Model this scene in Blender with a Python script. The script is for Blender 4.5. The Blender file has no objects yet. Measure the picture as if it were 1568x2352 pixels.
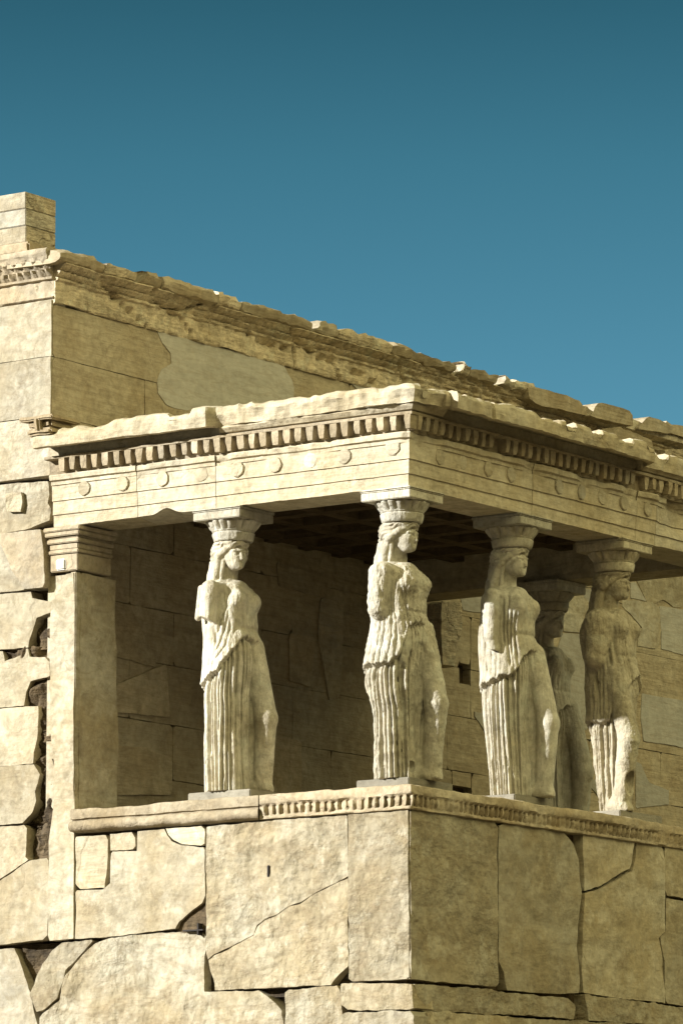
import bpy, bmesh, math, random
import numpy as np
from mathutils import Vector, noise, Matrix

random.seed(7)
scene = bpy.context.scene
COL = scene.collection

# ------------------------------------------------------------------ camera
CAM = np.array([-32.7036, -22.3174, -4.037])
YAW, PITCH, FPX = 0.61307, 0.163536, 11000.0          # focal length in px of a 1568 x 2352 frame
cam_d = bpy.data.cameras.new('camera')
cam = bpy.data.objects.new('camera', cam_d)
COL.objects.link(cam)
cam.location = CAM
cam.rotation_euler = (math.pi / 2 + PITCH, 0, YAW - math.pi / 2)
cam_d.sensor_fit = 'VERTICAL'
cam_d.sensor_height = 36.0
cam_d.lens = FPX / 2352 * 36.0
cam_d.clip_start = 0.5
cam_d.clip_end = 4000
scene.camera = cam

# ------------------------------------------------------------------ sky, sun, exposure
SUN_EL, SUN_AZ = math.radians(21), math.radians(38)   # azimuth: degrees north of due west
FILL_TINT = (10.6, 5.5, 1.55, 1)  # warm brightening added to the unseen southern sky to fill the shade
sun_dir = Vector((-math.cos(SUN_AZ) * math.cos(SUN_EL), math.sin(SUN_AZ) * math.cos(SUN_EL), math.sin(SUN_EL)))
world = bpy.data.worlds.new('World')
scene.world = world
world.use_nodes = True
wn, wl = world.node_tree.nodes, world.node_tree.links
wn.clear()
w_out = wn.new('ShaderNodeOutputWorld')
w_bg = wn.new('ShaderNodeBackground')
w_sky = wn.new('ShaderNodeTexSky')
w_sky.sky_type = 'NISHITA'
w_sky.sun_disc = False
w_sky.sun_elevation = SUN_EL
w_sky.sun_rotation = math.atan2(sun_dir.x, sun_dir.y)
w_sky.altitude = 1500
w_sky.air_density = 1.0
w_sky.dust_density = 0.2
w_sky.ozone_density = 2.0
w_tint = wn.new('ShaderNodeMix'); w_tint.data_type = 'RGBA'; w_tint.blend_type = 'MULTIPLY'
w_tint.inputs['Factor'].default_value = 1.0
w_tc = wn.new('ShaderNodeTexCoord')
w_sep = wn.new('ShaderNodeSeparateXYZ')
w_ramp = wn.new('ShaderNodeValToRGB')
wl.new(w_tc.outputs['Generated'], w_sep.inputs[0])
wl.new(w_sep.outputs['Z'], w_ramp.inputs[0])
e = w_ramp.color_ramp.elements
e[0].position = 0.0;  e[0].color = (.30, .39, .38, 1)
e[1].position = 1.0;  e[1].color = (.08, .13, .12, 1)
for pos, c in ((0.15, (.190, .335, .318, 1)), (0.19, (.158, .305, .282, 1)), (0.235, (.107, .246, .219, 1)), (0.27, (.064, .170, .149, 1)), (0.35, (.045, .12, .11, 1))):
    k = e.new(pos); k.color = c
# deep blue in the north-east; away from it a warm tint added as fill light
w_dot = wn.new('ShaderNodeVectorMath'); w_dot.operation = 'DOT_PRODUCT'
w_dot.inputs[1].default_value = (.72, .69, 0)
wl.new(w_tc.outputs['Generated'], w_dot.inputs[0])
w_rng = wn.new('ShaderNodeMapRange'); w_rng.interpolation_type = 'SMOOTHSTEP'
w_rng.inputs['From Min'].default_value = -.2; w_rng.inputs['From Max'].default_value = .75
wl.new(w_dot.outputs['Value'], w_rng.inputs['Value'])
w_dir = wn.new('ShaderNodeMix'); w_dir.data_type = 'RGBA'
w_fill = wn.new('ShaderNodeValToRGB')
wl.new(w_sep.outputs['Z'], w_fill.inputs[0])
h_ = w_fill.color_ramp.elements
h_[0].position = .0; h_[0].color = tuple(.01 * c for c in FILL_TINT[:3]) + (1,)
h_[1].position = 1.; h_[1].color = tuple(.9 * c for c in FILL_TINT[:3]) + (1,)
for pos, f in ((.26, .02), (.38, .36), (.52, 1.05)):  # fill held low near the horizon so the porch interior stays dark
    k = h_.new(pos); k.color = tuple(f * c for c in FILL_TINT[:3]) + (1,)
# added fill is full to the south, cut elsewhere to keep the porch dark
w_sr = wn.new('ShaderNodeMapRange'); w_sr.interpolation_type = 'SMOOTHSTEP'
w_sr.inputs['From Min'].default_value = .05; w_sr.inputs['From Max'].default_value = -.55
w_sr.inputs['To Min'].default_value = .05; w_sr.inputs['To Max'].default_value = 1.0
wl.new(w_sep.outputs['Y'], w_sr.inputs['Value'])
w_fill_dir = wn.new('ShaderNodeVectorMath'); w_fill_dir.operation = 'SCALE'
wl.new(w_fill.outputs[0], w_fill_dir.inputs[0]); wl.new(w_sr.outputs[0], w_fill_dir.inputs['Scale'])
wl.new(w_fill_dir.outputs[0], w_dir.inputs['A'])
wl.new(w_rng.outputs[0], w_dir.inputs['Factor']); wl.new(w_ramp.outputs[0], w_dir.inputs['B'])
wl.new(w_sky.outputs[0], w_tint.inputs['A'])
wl.new(w_dir.outputs['Result'], w_tint.inputs['B'])
wl.new(w_tint.outputs['Result'], w_bg.inputs[0])
w_bg.inputs[1].default_value = 0.12
wl.new(w_bg.outputs[0], w_out.inputs[0])

sun_d = bpy.data.lights.new('sun', 'SUN')
sun = bpy.data.objects.new('sun', sun_d)
COL.objects.link(sun)
sun_d.energy = 3.7
sun_d.angle = math.radians(0.53)
sun_d.color = (.985, 0.985, 0.96)
sun.rotation_euler = sun_dir.to_track_quat('Z', 'Y').to_euler()
sun.location = (-20, 10, 20)

scene.view_settings.view_transform = 'Standard'
scene.view_settings.look = 'None'
scene.view_settings.exposure = 1.3
scene.cycles.diffuse_bounces = 1
scene.cycles.max_bounces = 4
scene.view_settings.gamma = 1.0

# ------------------------------------------------------------------ measured-picture to wall-plane helpers
_F = np.array([math.cos(YAW) * math.cos(PITCH), math.sin(YAW) * math.cos(PITCH), math.sin(PITCH)])
_R = np.array([math.sin(YAW), -math.cos(YAW), 0.0])
_U = np.cross(_R, _F)
def _ray(u, v): return _F + _R * (u - 784) / FPX - _U * (v - 1176) / FPX
def W(u, v, x=0.0):
    d = _ray(u, v); q = CAM + d * ((x - CAM[0]) / d[0]); return (q[1], q[2])
def S(u, v, y=0.0):
    d = _ray(u, v); q = CAM + d * ((y - CAM[1]) / d[1]); return (q[0], q[2])
def z1(x, y): return (.3968 * x, 414.8 + .3968 * y)
def z2(x, y): return (553.1 + .3968 * x, 622.2 + .3968 * y)
def z3(x, y): return (1037.1 + .3386 * x, 795.1 + .3386 * y)
def z4(x, y): return (.3968 * x, 1037.1 + .3968 * y)
def z5(x, y): return (.5 * x, 1728.4 + .5 * y)
def z6(x, y): return (784 + .5 * x, 1728.4 + .5 * y)
def z7(x, y): return (981.7 + .2264 * x, 1299.8 + .2264 * y)
def z8(x, y): return (1313.6 + .26447 * x, 1279 + .26447 * y)
def Wp(zf, pts, x=0.0): return [W(*zf(*p), x) for p in pts]
def Sp(zf, pts, y=0.0): return [S(*zf(*p), y) for p in pts]

D = 3.833          # depth of the porch (north-south)
PW = 5.72          # width of the porch (east-west)

# ------------------------------------------------------------------ materials
def marble(name, base, warm, vein=(.25, .17, .09), vein_amt=.35, stain=(.13, .085, .05), stain_amt=.3, stain_lo=.6,
           bump=.5, bump_scale=7., streak=(1, 1, 7), crack=.0, crack_scale=.8, fine=.25, rough=.85, mott=.45):
    m = bpy.data.materials.new(name); m.use_nodes = True
    nt = m.node_tree; N, L = nt.nodes, nt.links
    N.clear()
    out = N.new('ShaderNodeOutputMaterial'); bs = N.new('ShaderNodeBsdfPrincipled')
    L.new(bs.outputs[0], out.inputs[0])
    tc = N.new('ShaderNodeTexCoord'); oi = N.new('ShaderNodeObjectInfo')
    off = N.new('ShaderNodeVectorMath'); off.operation = 'SCALE'; off.inputs[0].default_value = (37, 53, 71)
    L.new(oi.outputs['Random'], off.inputs['Scale'])
    co = N.new('ShaderNodeVectorMath'); co.operation = 'ADD'
    L.new(tc.outputs['Object'], co.inputs[0]); L.new(off.outputs[0], co.inputs[1])
    def nz(scale, detail=6, rough_=.6, vec=co.outputs[0], dist=0.0):
        n = N.new('ShaderNodeTexNoise'); n.inputs['Scale'].default_value = scale
        n.inputs['Detail'].default_value = detail; n.inputs['Roughness'].default_value = rough_
        n.inputs['Distortion'].default_value = dist
        L.new(vec, n.inputs['Vector']); return n.outputs['Fac']
    def ramp(fac, lo, hi, a=0.0, b=1.0):
        r = N.new('ShaderNodeMapRange'); r.inputs['From Min'].default_value = lo; r.inputs['From Max'].default_value = hi
        r.inputs['To Min'].default_value = a; r.inputs['To Max'].default_value = b
        L.new(fac, r.inputs['Value']); return r.outputs[0]
    def mix(fac, a, b, mode='MIX'):
        x = N.new('ShaderNodeMix'); x.data_type = 'RGBA'; x.blend_type = mode
        for s, k in ((fac, 'Factor'), (a, 'A'), (b, 'B')):
            if isinstance(s, tuple): x.inputs[k].default_value = s + (1,) if len(s) == 3 else s
            elif isinstance(s, (int, float)): x.inputs[k].default_value = s
            else: L.new(s, x.inputs[k])
        return x.outputs['Result']
    def math_(op, a, b):
        x = N.new('ShaderNodeMath'); x.operation = op
        for i, s in enumerate((a, b)):
            if isinstance(s, (int, float)): x.inputs[i].default_value = s
            else: L.new(s, x.inputs[i])
        return x.outputs[0]
    st = N.new('ShaderNodeVectorMath'); st.operation = 'MULTIPLY'; st.inputs[1].default_value = streak
    L.new(co.outputs[0], st.inputs[0])
    c = mix(ramp(nz(1.5, 5), .38, .62), base, warm)
    # per-stone tone
    tone = ramp(oi.outputs['Random'], 0, 1, .78, 1.10)
    c = mix(math_('MULTIPLY', math_('FRACT', math_('MULTIPLY', oi.outputs['Random'], 7.31), 0.0), .5), c, warm)
    gy = sum(base) / 3
    c = mix(math_('MULTIPLY', ramp(math_('FRACT', math_('MULTIPLY', oi.outputs['Random'], 13.7), 0.0), .55, 1.0, 0.0, .55), ramp(nz(1.1, 6, .65), .40, .60)), c, (gy * .92, gy * .90, gy * .80))
    # streaky veins
    v = nz(1.6, 7, .62, st.outputs[0], .6)
    vv = math_('SUBTRACT', 1.0, ramp(math_('ABSOLUTE', math_('SUBTRACT', v, .5), 0.0), .0, .045))
    c = mix(math_('MULTIPLY', vv, vein_amt), c, vein)
    c = mix(math_('MULTIPLY', ramp(nz(.9, 3, .5, st.outputs[0]), .45, .7), vein_amt * .8), c, tuple(x * .55 for x in warm))
    # stains
    s = ramp(nz(2.6, 9, .68, dist=.4), stain_lo, stain_lo + .1)
    c = mix(math_('MULTIPLY', s, stain_amt), c, stain)
    sp = ramp(nz(34, 3, .6), .64, .72)
    c = mix(math_('MULTIPLY', sp, stain_amt * .8), c, stain)
    c = mix(math_('MULTIPLY', ramp(nz(5.5, 8, .72, dist=.8), .50, .62), mott), c, tuple(x * .66 for x in warm))
    c = mix(math_('MULTIPLY', ramp(nz(4.2, 7, .7), .54, .64), mott * .8), c, tuple(min(.8, x * 1.22) for x in base))
    # fine mottling
    fm = ramp(nz(13, 9, .7), .3, .7, 1 - fine, 1 + fine * .45)
    comb = N.new('ShaderNodeCombineColor')
    mul = math_('MULTIPLY', fm, tone)
    for k in range(3): L.new(mul, comb.inputs[k])
    c = mix(1.0, c, comb.outputs[0], 'MULTIPLY')
    h = math_('ADD', math_('MULTIPLY', nz(bump_scale, 12, .68), 1.0), math_('MULTIPLY', nz(bump_scale * .35, 4, .5, st.outputs[0]), .8))
    h = math_('MULTIPLY', h, ramp(nz(1.4, 4, .6), .38, .62, .30, 1.25))
    if crack > 0:
        wob = N.new('ShaderNodeTexNoise'); wob.inputs['Scale'].default_value = 3.0; wob.inputs['Detail'].default_value = 6
        L.new(co.outputs[0], wob.inputs['Vector'])
        wv = N.new('ShaderNodeVectorMath'); wv.operation = 'SCALE'; wv.inputs['Scale'].default_value = .5
        L.new(wob.outputs['Color'], wv.inputs[0])
        wa = N.new('ShaderNodeVectorMath'); wa.operation = 'ADD'
        L.new(co.outputs[0], wa.inputs[0]); L.new(wv.outputs[0], wa.inputs[1])
        vo = N.new('ShaderNodeTexVoronoi'); vo.feature = 'DISTANCE_TO_EDGE'; vo.inputs['Scale'].default_value = crack_scale
        L.new(wa.outputs[0], vo.inputs['Vector'])
        cr = math_('SUBTRACT', 1.0, ramp(vo.outputs['Distance'], 0.0, .012))
        gate = ramp(nz(.9, 2), .46, .56)
        cr = math_('MULTIPLY', cr, gate)
        c = mix(math_('MULTIPLY', cr, .55 * crack), c, stain)
        h = math_('SUBTRACT', h, math_('MULTIPLY', cr, crack * .5))
    bp = N.new('ShaderNodeBump'); bp.inputs['Strength'].default_value = min(1.0, bump); bp.inputs['Distance'].default_value = .05
    L.new(h, bp.inputs['Height']); L.new(bp.outputs[0], bs.inputs['Normal'])
    L.new(c, bs.inputs['Base Color']); bs.inputs['Roughness'].default_value = rough
    bs.inputs['Specular IOR Level'].default_value = .25
    return m

M_WALL = marble('weathered_marble', (.545, .492, .372), (.44, .36, .225), vein_amt=.24, streak=(1, 1, 4), stain_amt=.38, crack=.25, crack_scale=.5, bump=.5, mott=.55)
M_ENTAB = marble('clean_marble', (.66, .59, .44), (.55, .455, .29), vein_amt=.25, stain_amt=.28, crack=.3, crack_scale=.5, bump=.5)
M_ROUGH = marble('rough_marble', (.57, .52, .395), (.445, .36, .22), stain_amt=.36, stain_lo=.59, crack=.0, bump=.9, bump_scale=9, streak=(1, 1, 3), mott=.6)
M_CARVED = marble('carved_marble', (.58, .49, .345), (.46, .36, .22), vein_amt=.15, streak=(1, 1, 2.5), stain_amt=.4, crack=.4, bump=.5, bump_scale=14, fine=.3)
M_PATINA = marble('patina_marble', (.82, .70, .50), (.70, .57, .37), stain=(.17, .12, .065), stain_amt=.6, stain_lo=.55, crack=.6, bump=.9, bump_scale=12, fine=.45)
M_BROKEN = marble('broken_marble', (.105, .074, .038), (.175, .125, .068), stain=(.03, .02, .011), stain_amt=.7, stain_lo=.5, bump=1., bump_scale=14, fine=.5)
M_NEW = marble('pale_repair_marble', (.52, .485, .415), (.46, .425, .35), vein_amt=.25, stain_amt=.12, bump=.25, fine=.15, mott=.2)
M_SOUTH = marble('south_wall_marble', (.57, .49, .345), (.47, .375, .235), vein_amt=.30, stain_amt=.35, crack=.3, bump=.4, streak=(1, 1, 11))
M_SHADE = marble('shade_toned_marble', (.14, .105, .06), (.10, .07, .04), vein_amt=.3, stain_amt=.4, bump=.4)  # marble with the porch's inner shade put into its colour
M_STATUE_WORN = marble('stained_statue_marble', (.69, .62, .47), (.57, .48, .32), vein=(.20, .15, .08), vein_amt=.25, stain=(.20, .15, .085), stain_amt=.5, stain_lo=.57, bump=.5, bump_scale=24, fine=.3, streak=(4, 4, 1.2), mott=.5)
M_STATUE = marble('statue_marble', (.72, .67, .55), (.60, .53, .39), vein=(.22, .165, .09), vein_amt=.24, stain=(.18, .135, .075), stain_amt=.55, stain_lo=.57, bump=.5, bump_scale=24, fine=.3, streak=(4, 4, 1.2), mott=.45)
M_SLAB = marble('cement_slab', (.33, .30, .235), (.29, .26, .20), vein_amt=.1, stain_amt=.15, bump=.25, bump_scale=20, fine=.2)
M_PLUG = marble('plug_marble', (.80, .78, .72), (.78, .75, .68), vein_amt=.0, stain_amt=.0, bump=.1, fine=.05)
M_GROUND = marble('dusty_ground', (.13, .105, .062), (.10, .085, .045), vein_amt=.2, stain_amt=.3, bump=.8, bump_scale=3, streak=(1, 1, 1))

# ------------------------------------------------------------------ mesh helpers
def empty(name, loc, label=None, cat=None, group=None):
    o = bpy.data.objects.new(name, None); COL.objects.link(o); o.location = loc
    o.empty_display_size = .3
    if label: tag(o, label, cat, group)
    return o
def tag(o, label=None, cat=None, group=None, kind=None):
    if label: o['label'] = label
    if cat: o['category'] = cat
    if group: o['group'] = group
    if kind: o['kind'] = kind
    return o
def link(name, me, mat, parent=None, label=None, smooth=None):
    o = bpy.data.objects.new(name, me); COL.objects.link(o)
    if mat is not None: me.materials.append(mat)
    if parent is not None:
        o.parent = parent
        par = parent.matrix_world if parent.parent is None else parent.matrix_world
        o.matrix_parent_inverse = Matrix.Translation(world_loc(parent)).inverted()
    if label: o['label'] = label
    if smooth is not None:
        me.shade_smooth()
        me.set_sharp_from_angle(angle=math.radians(smooth))
    return o
def world_loc(o):
    v = Vector(o.location)
    return v            # every parent empty or mesh here is unrotated; meshes sit at the origin

def bm_to(name, bm, mat, parent=None, label=None, smooth=35):
    me = bpy.data.meshes.new(name)
    bmesh.ops.recalc_face_normals(bm, faces=bm.faces[:])
    bm.to_mesh(me); bm.free()
    return link(name, me, mat, parent, label, smooth)

def nz3(x, y, z, s=1.0, seed=0.0):
    return noise.noise(Vector((x * s + seed, y * s + seed * 1.7, z * s - seed)))
def fbm(x, y, z, s=1.0, seed=0.0, o=4):
    return noise.fractal(Vector((x * s + seed, y * s + seed * 1.3, z * s - seed)), 1.0, 2.0, o)

def chunky(x, y, z, s=5., seed=0.0):
    d = noise.voronoi(Vector((x * s + seed, y * s + seed, z * s)))[0]
    return d[0] - .35

def resample(poly, step, jag, seed):
    out = []
    n = len(poly)
    for i in range(n):
        a, b = poly[i], poly[(i + 1) % n]
        L_ = math.hypot(b[0] - a[0], b[1] - a[1])
        k = max(1, int(L_ / step))
        nx, ny = -(b[1] - a[1]) / (L_ + 1e-9), (b[0] - a[0]) / (L_ + 1e-9)
        for j in range(k):
            t = j / k
            x, y = a[0] + (b[0] - a[0]) * t, a[1] + (b[1] - a[1]) * t
            d = jag * (nz3(x, y, 0, 5, seed) + .6 * nz3(x, y, 3, 17, seed) + .7 * nz3(x, y, 3, 41, seed)) if jag else 0
            if jag: d += 3.2 * jag * max(0, nz3(x, y, 7, 4.5, seed) - .22)
            out.append((x + nx * d, y + ny * d))
    return out

_bs = [0]
def add_block(bm, poly, plane, front, depth, bev=.010, jag=.004, relief=.004, rscale=3., step=.035, cell=.14, seed=None):
    """A stone: polygon in the wall plane ('W': (y,z), faces -x; 'S': (x,z), faces -y), its face at `front`."""
    _bs[0] += 1
    seed = _bs[0] * 3.7 if seed is None else seed
    if jag >= .004:                                       # knocked-off corners
        rc = random.Random(_bs[0]); q_ = []; n_ = len(poly)
        for i in range(n_):
            p0, p1, p2 = poly[i - 1], poly[i], poly[(i + 1) % n_]
            la, lb = math.dist(p0, p1), math.dist(p1, p2)
            c_ = rc.uniform(.012, .05) if rc.random() < .6 else .006
            if min(la, lb) > .15:
                ta, tb = c_ * rc.uniform(.5, 1.5) / la, c_ * rc.uniform(.5, 1.5) / lb
                q_ += [(p1[0] + (p0[0] - p1[0]) * ta, p1[1] + (p0[1] - p1[1]) * ta), (p1[0] + (p2[0] - p1[0]) * tb, p1[1] + (p2[1] - p1[1]) * tb)]
            else: q_.append(p1)
        poly = q_
    pts = resample(poly, step, jag, seed)
    area = sum(pts[i][0] * pts[(i + 1) % len(pts)][1] - pts[(i + 1) % len(pts)][0] * pts[i][1] for i in range(len(pts)))
    if area < 0: pts = pts[::-1]
    P = (lambda a, b, d: Vector((front + d, a, b))) if plane == 'W' else (lambda a, b, d: Vector((a, front + d, b)))
    b2 = bmesh.new()
    vs = [b2.verts.new(P(a, b, 0)) for a, b in pts]
    f = b2.faces.new(vs)
    outer = vs[:]
    if bev > 0:
        r = bmesh.ops.inset_region(b2, faces=[f], thickness=bev, use_even_offset=False, use_boundary=True)
        for v in outer:
            d = bev * (.8 + .8 * max(0, nz3(*v.co, 6, seed)))
            if plane == 'W': v.co.x += d
            else: v.co.y += d
    # back skirt
    edges = [e_ for e_ in b2.edges if e_.is_boundary]
    r = bmesh.ops.extrude_edge_only(b2, edges=edges)
    for g in r['geom']:
        if isinstance(g, bmesh.types.BMVert):
            if plane == 'W': g.co.x = front + depth
            else: g.co.y = front + depth
    ff = [x for x in b2.faces if len(x.verts) > 4] or [f]
    if relief > 0:
        rr = bmesh.ops.triangulate(b2, faces=ff)
        tri = set(rr['faces'])
        for it in range(6):
            es = {e_ for t in tri if t.is_valid for e_ in t.edges if e_.calc_length() > cell and not any(len(q.verts) == 4 for q in e_.link_faces)}
            if not es: break
            sd = bmesh.ops.subdivide_edges(b2, edges=list(es), cuts=1)
            tri = {x for x in b2.faces if len(x.verts) == 3}
            big = [x for x in b2.faces if len(x.verts) > 4]
            if big:
                rr = bmesh.ops.triangulate(b2, faces=big); 
            q = [x for x in b2.faces if len(x.verts) == 4 and all(abs((v.co.x if plane == 'W' else v.co.y) - front) < 1e-5 for v in x.verts)]
            if q: bmesh.ops.triangulate(b2, faces=q)
            tri = {x for x in b2.faces if len(x.verts) == 3}
        for v in b2.verts:
            c = v.co.x if plane == 'W' else v.co.y
            if abs(c - front) < 1e-5:
                d = relief * (fbm(v.co.x, v.co.y, v.co.z, rscale, seed) * 1.3 + (.9 * chunky(v.co.x, v.co.y, v.co.z, rscale * 2.2, seed) if relief > .009 else 0))
                if plane == 'W': v.co.x += d
                else: v.co.y += d
    me = bpy.data.meshes.new('tmp'); b2.to_mesh(me); b2.free()
    bm.from_mesh(me); bpy.data.meshes.remove(me)

def block(name, poly, plane, front, depth, mat, parent, label=None, **k):
    bm = bmesh.new(); add_block(bm, poly, plane, front, depth, **k)
    return bm_to(name, bm, mat, parent, label)

def add_box(bm, x0, x1, y0, y1, z0, z1, bev=0.0, jit=0.0, seed=0):
    b2 = bmesh.new()
    bmesh.ops.create_cube(b2, size=1)
    for v in b2.verts:
        v.co = Vector((x0 + (v.co.x + .5) * (x1 - x0), y0 + (v.co.y + .5) * (y1 - y0), z0 + (v.co.z + .5) * (z1 - z0)))
    if bev: bmesh.ops.bevel(b2, geom=b2.edges[:], offset=bev, segments=2, affect='EDGES')
    if jit:
        bmesh.ops.subdivide_edges(b2, edges=[e_ for e_ in b2.edges if e_.calc_length() > .09], cuts=3, use_grid_fill=True)
        for v in b2.verts:
            n = noise.noise_vector(v.co * 7 + Vector((seed, seed, seed)))
            v.co += n * jit
    me = bpy.data.meshes.new('tmp'); b2.to_mesh(me); b2.free()
    bm.from_mesh(me); bpy.data.meshes.remove(me)
def box(name, dims, mat, parent, bev=.01, jit=0.0, label=None, seed=0):
    bm = bmesh.new(); add_box(bm, *dims, bev=bev, jit=jit, seed=seed)
    return bm_to(name, bm, mat, parent, label)

def grid_mesh(name, rows, mat, parent=None, closed=True, caps=True, label=None, smooth=40):
    """rows: list of stations, each a list of profile points (x,y,z)."""
    n, k = len(rows), len(rows[0])
    vs = [p for r in rows for p in r]
    fs = []
    for i in range(n - 1):
        for j in range(k if closed else k - 1):
            a, b = i * k + j, i * k + (j + 1) % k
            fs.append((a, b, b + k, a + k))
    if caps and closed:
        fs.append(tuple(range(k))[::-1]); fs.append(tuple((n - 1) * k + j for j in range(k)))
    me = bpy.data.meshes.new(name); me.from_pydata([tuple(v) for v in vs], [], fs); me.update()
    bm = bmesh.new(); bm.from_mesh(me); bmesh.ops.recalc_face_normals(bm, faces=bm.faces[:]); bm.to_mesh(me); bm.free()
    return link(name, me, mat, parent, label, smooth)

def porch_path(step=.05, y1=D, x1=PW):
    """Stations round the porch: ('W', y) from the wall to the corner, then ('S', x)."""
    st = [('W', y1 - y1 * i / int(y1 / step)) for i in range(int(y1 / step))]
    st += [('C', 0.0)]
    st += [('S', x1 * (i + 1) / int(x1 / step)) for i in range(int(x1 / step))]
    return st
def porch_point(stn, o, z, y1=D, x1=PW):
    k, s = stn
    if k == 'W': return (-o, s - o * (1 - s / y1), z)
    if k == 'C': return (-o, -o, z)
    return (s - o * (1 - s / x1), -o, z)
def dist_along(stn):                                      # metres from the corner: negative on the west face
    return -stn[1] if stn[0] == 'W' else stn[1]
def lerp(pts, s):
    for (a, va), (b, vb) in zip(pts, pts[1:]):
        if s <= b:
            t = (s - a) / (b - a) if b > a else 0
            t = min(1, max(0, t)); return va + (vb - va) * t
    return pts[-1][1]

# ------------------------------------------------------------------ ground
def build_ground():
    xs = [-900, -300, -120, -60, -40, -30, -22, -15, -9, -4, 2, 10, 25, 60, 150, 400, 900]
    ys = [-900, -300, -120, -60, -40, -30, -22, -15, -9, -4, 2, 10, 25, 60, 150, 400, 900]
    vs, fs = [], []
    for x in xs:
        for y in ys:
            d = -(x * .817 + y * .577)                   # towards the camera the rock falls away
            t = min(1, max(0, (d - 4) / 30))
            z = -2.45 - 3.3 * t * t * (3 - 2 * t) + .12 * nz3(x, y, 0, .11)
            vs.append((x, y, z))
    n = len(ys)
    for i in range(len(xs) - 1):
        for j in range(n - 1):
            fs.append((i * n + j, (i + 1) * n + j, (i + 1) * n + j + 1, i * n + j + 1))
    me = bpy.data.meshes.new('ground'); me.from_pydata(vs, [], fs); me.update()
    tag(link('ground', me, M_GROUND, smooth=60), kind='structure')
build_ground()

# ------------------------------------------------------------------ temple: west wall, long south wall
temple = empty('temple', (3.0, 6.0, -2.4), 'tall marble temple with long shaded wall and sunlit end wall behind the statue porch', 'temple')

# solid cores a little behind the dressed faces
box('wall_core', (.16, .75, D + .16, 13.0, -2.6, 5.2), M_BROKEN, temple, bev=0)
box('wall_core', (.76, 22.0, D + .10, D + .85, -2.6, 5.0), M_BROKEN, temple, bev=0)

# coursed masonry of the south wall, one mesh, with the beam hole and the socket left open
HOLES = [(6.36, 6.70, .62, .99), (6.49, 6.70, 2.02, 2.22)]
def split_rect(r, holes):
    out = [r]
    for h in holes:
        nxt = []
        for (a, b, c, d) in out:
            if h[1] <= a or h[0] >= b or h[3] <= c or h[2] >= d: nxt.append((a, b, c, d)); continue
            if h[0] > a: nxt.append((a, h[0], c, d))
            if h[1] < b: nxt.append((h[1], b, c, d))
            aa, bb = max(a, h[0]), min(b, h[1])
            if h[2] > c: nxt.append((aa, bb, c, h[2]))
            if h[3] < d: nxt.append((aa, bb, h[3], d))
        out = nxt
    return out
def south_wall():
    rnd = random.Random(5)
    zs = [-2.5, -1.9, -1.42, -.92, -.40, .113, .634, 1.138, 1.683, 2.172, 2.70, 3.18, 3.728, 4.262, 4.74]
    bm = bmesh.new()
    for i, (z0, z1) in enumerate(zip(zs, zs[1:])):
        x = .006 if z0 > 3.1 else .46
        first = True
        while x < 15:
            L_ = rnd.uniform(1.15, 1.45) if not first else (.7 if i % 2 else 1.35)
            if z0 > 4.1 and first: L_ = 1.9
            first = False
            rects = split_rect((x, min(15, x + L_), z0, z1), HOLES)
            for (a, b, c, d) in rects:
                if b - a < .03 or d - c < .03: continue
                g = .0025
                add_block(bm, [(a + g, c + g), (b - g, c + g), (b - g, d - g), (a + g, d - g)], 'S', D + rnd.uniform(-.004, .004), .16,
                          bev=.007 if len(rects) == 1 else .003, jag=.004, relief=.006, rscale=1.5, cell=.3, step=.12)
            x += L_
    bm_to('south_wall', bm, M_SOUTH, temple)
south_wall()

# pale stones let in during repair
def repair(pts, zf, mat=None, lab='pale grey smooth stone let into the wall'):
    return block('repair_stone', Sp(zf, pts, D), 'S', D - .009, .06, mat or M_NEW, temple, lab, bev=.003, jag=.006, relief=.003, step=.08, cell=.3)
repair([(905, 870), (1200, 950), (1568, 1045), (1640, 1070), (1700, 1180), (1690, 1330), (1300, 1330), (1060, 1330), (960, 1300), (910, 1230), (905, 1150), (930, 1090), (990, 1060), (985, 1000), (935, 940)], z1)
repair([(2020, 1165), (2150, 1190), (2330, 1270), (2330, 1310), (2100, 1262), (2060, 1200)], z1)
GREY = [(z8, [(600, 1190), (960, 1250), (960, 1650), (610, 1600), (590, 1400)]),
        (z8, [(750, 425), (960, 460), (960, 850), (765, 800), (765, 640)]),
        (z8, [(-90, 660), (95, 675), (150, 800), (150, 1000), (120, 1050), (140, 1500), (20, 1500), (-40, 1100), (-130, 800)]),
        (z8, [(90, 270), (215, 295), (215, 420), (180, 470), (95, 350)]),
        (z8, [(500, 230), (540, 220), (640, 390), (500, 355)]),
        (z8, [(545, 1780), (590, 1800), (660, 1960), (830, 2030), (830, 2150), (545, 2180)]),
        (z8, [(60, 1900), (230, 1950), (225, 2080), (130, 1980)]),
        (z7, [(470, 1480), (500, 1490), (640, 1520), (640, 1720), (580, 1690), (520, 1600), (470, 1530)]),
        (z7, [(325, 320), (560, 296), (560, 478), (350, 448)])]
for zf, pts in GREY: repair(pts, zf)
def zin(x, y): return (242 + .3968 * x, 1175.3 + .3968 * y)
for pts in ([(1240, 500), (1370, 520), (1370, 720), (1350, 1080), (1290, 1090), (1225, 720)], [(985, 290), (1290, 370), (1270, 500), (1000, 430)], [(30, 515), (140, 540), (240, 760), (290, 850), (280, 900), (30, 830)],
            [(350, 880), (370, 1190), (40, 1160), (40, 1010)], [(1060, 700), (1215, 730), (1180, 1010), (1060, 980)], [(30, 1350), (230, 1365), (380, 1430), (380, 1640), (30, 1640)], [(960, 1300), (1130, 1330), (1130, 1640), (970, 1640)]):
    block('wall_stone', Sp(zin, pts, D), 'S', D - .014, .06, M_SOUTH, temple, None, bev=.008, jag=.006, relief=.006, step=.08, cell=.25)
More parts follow.
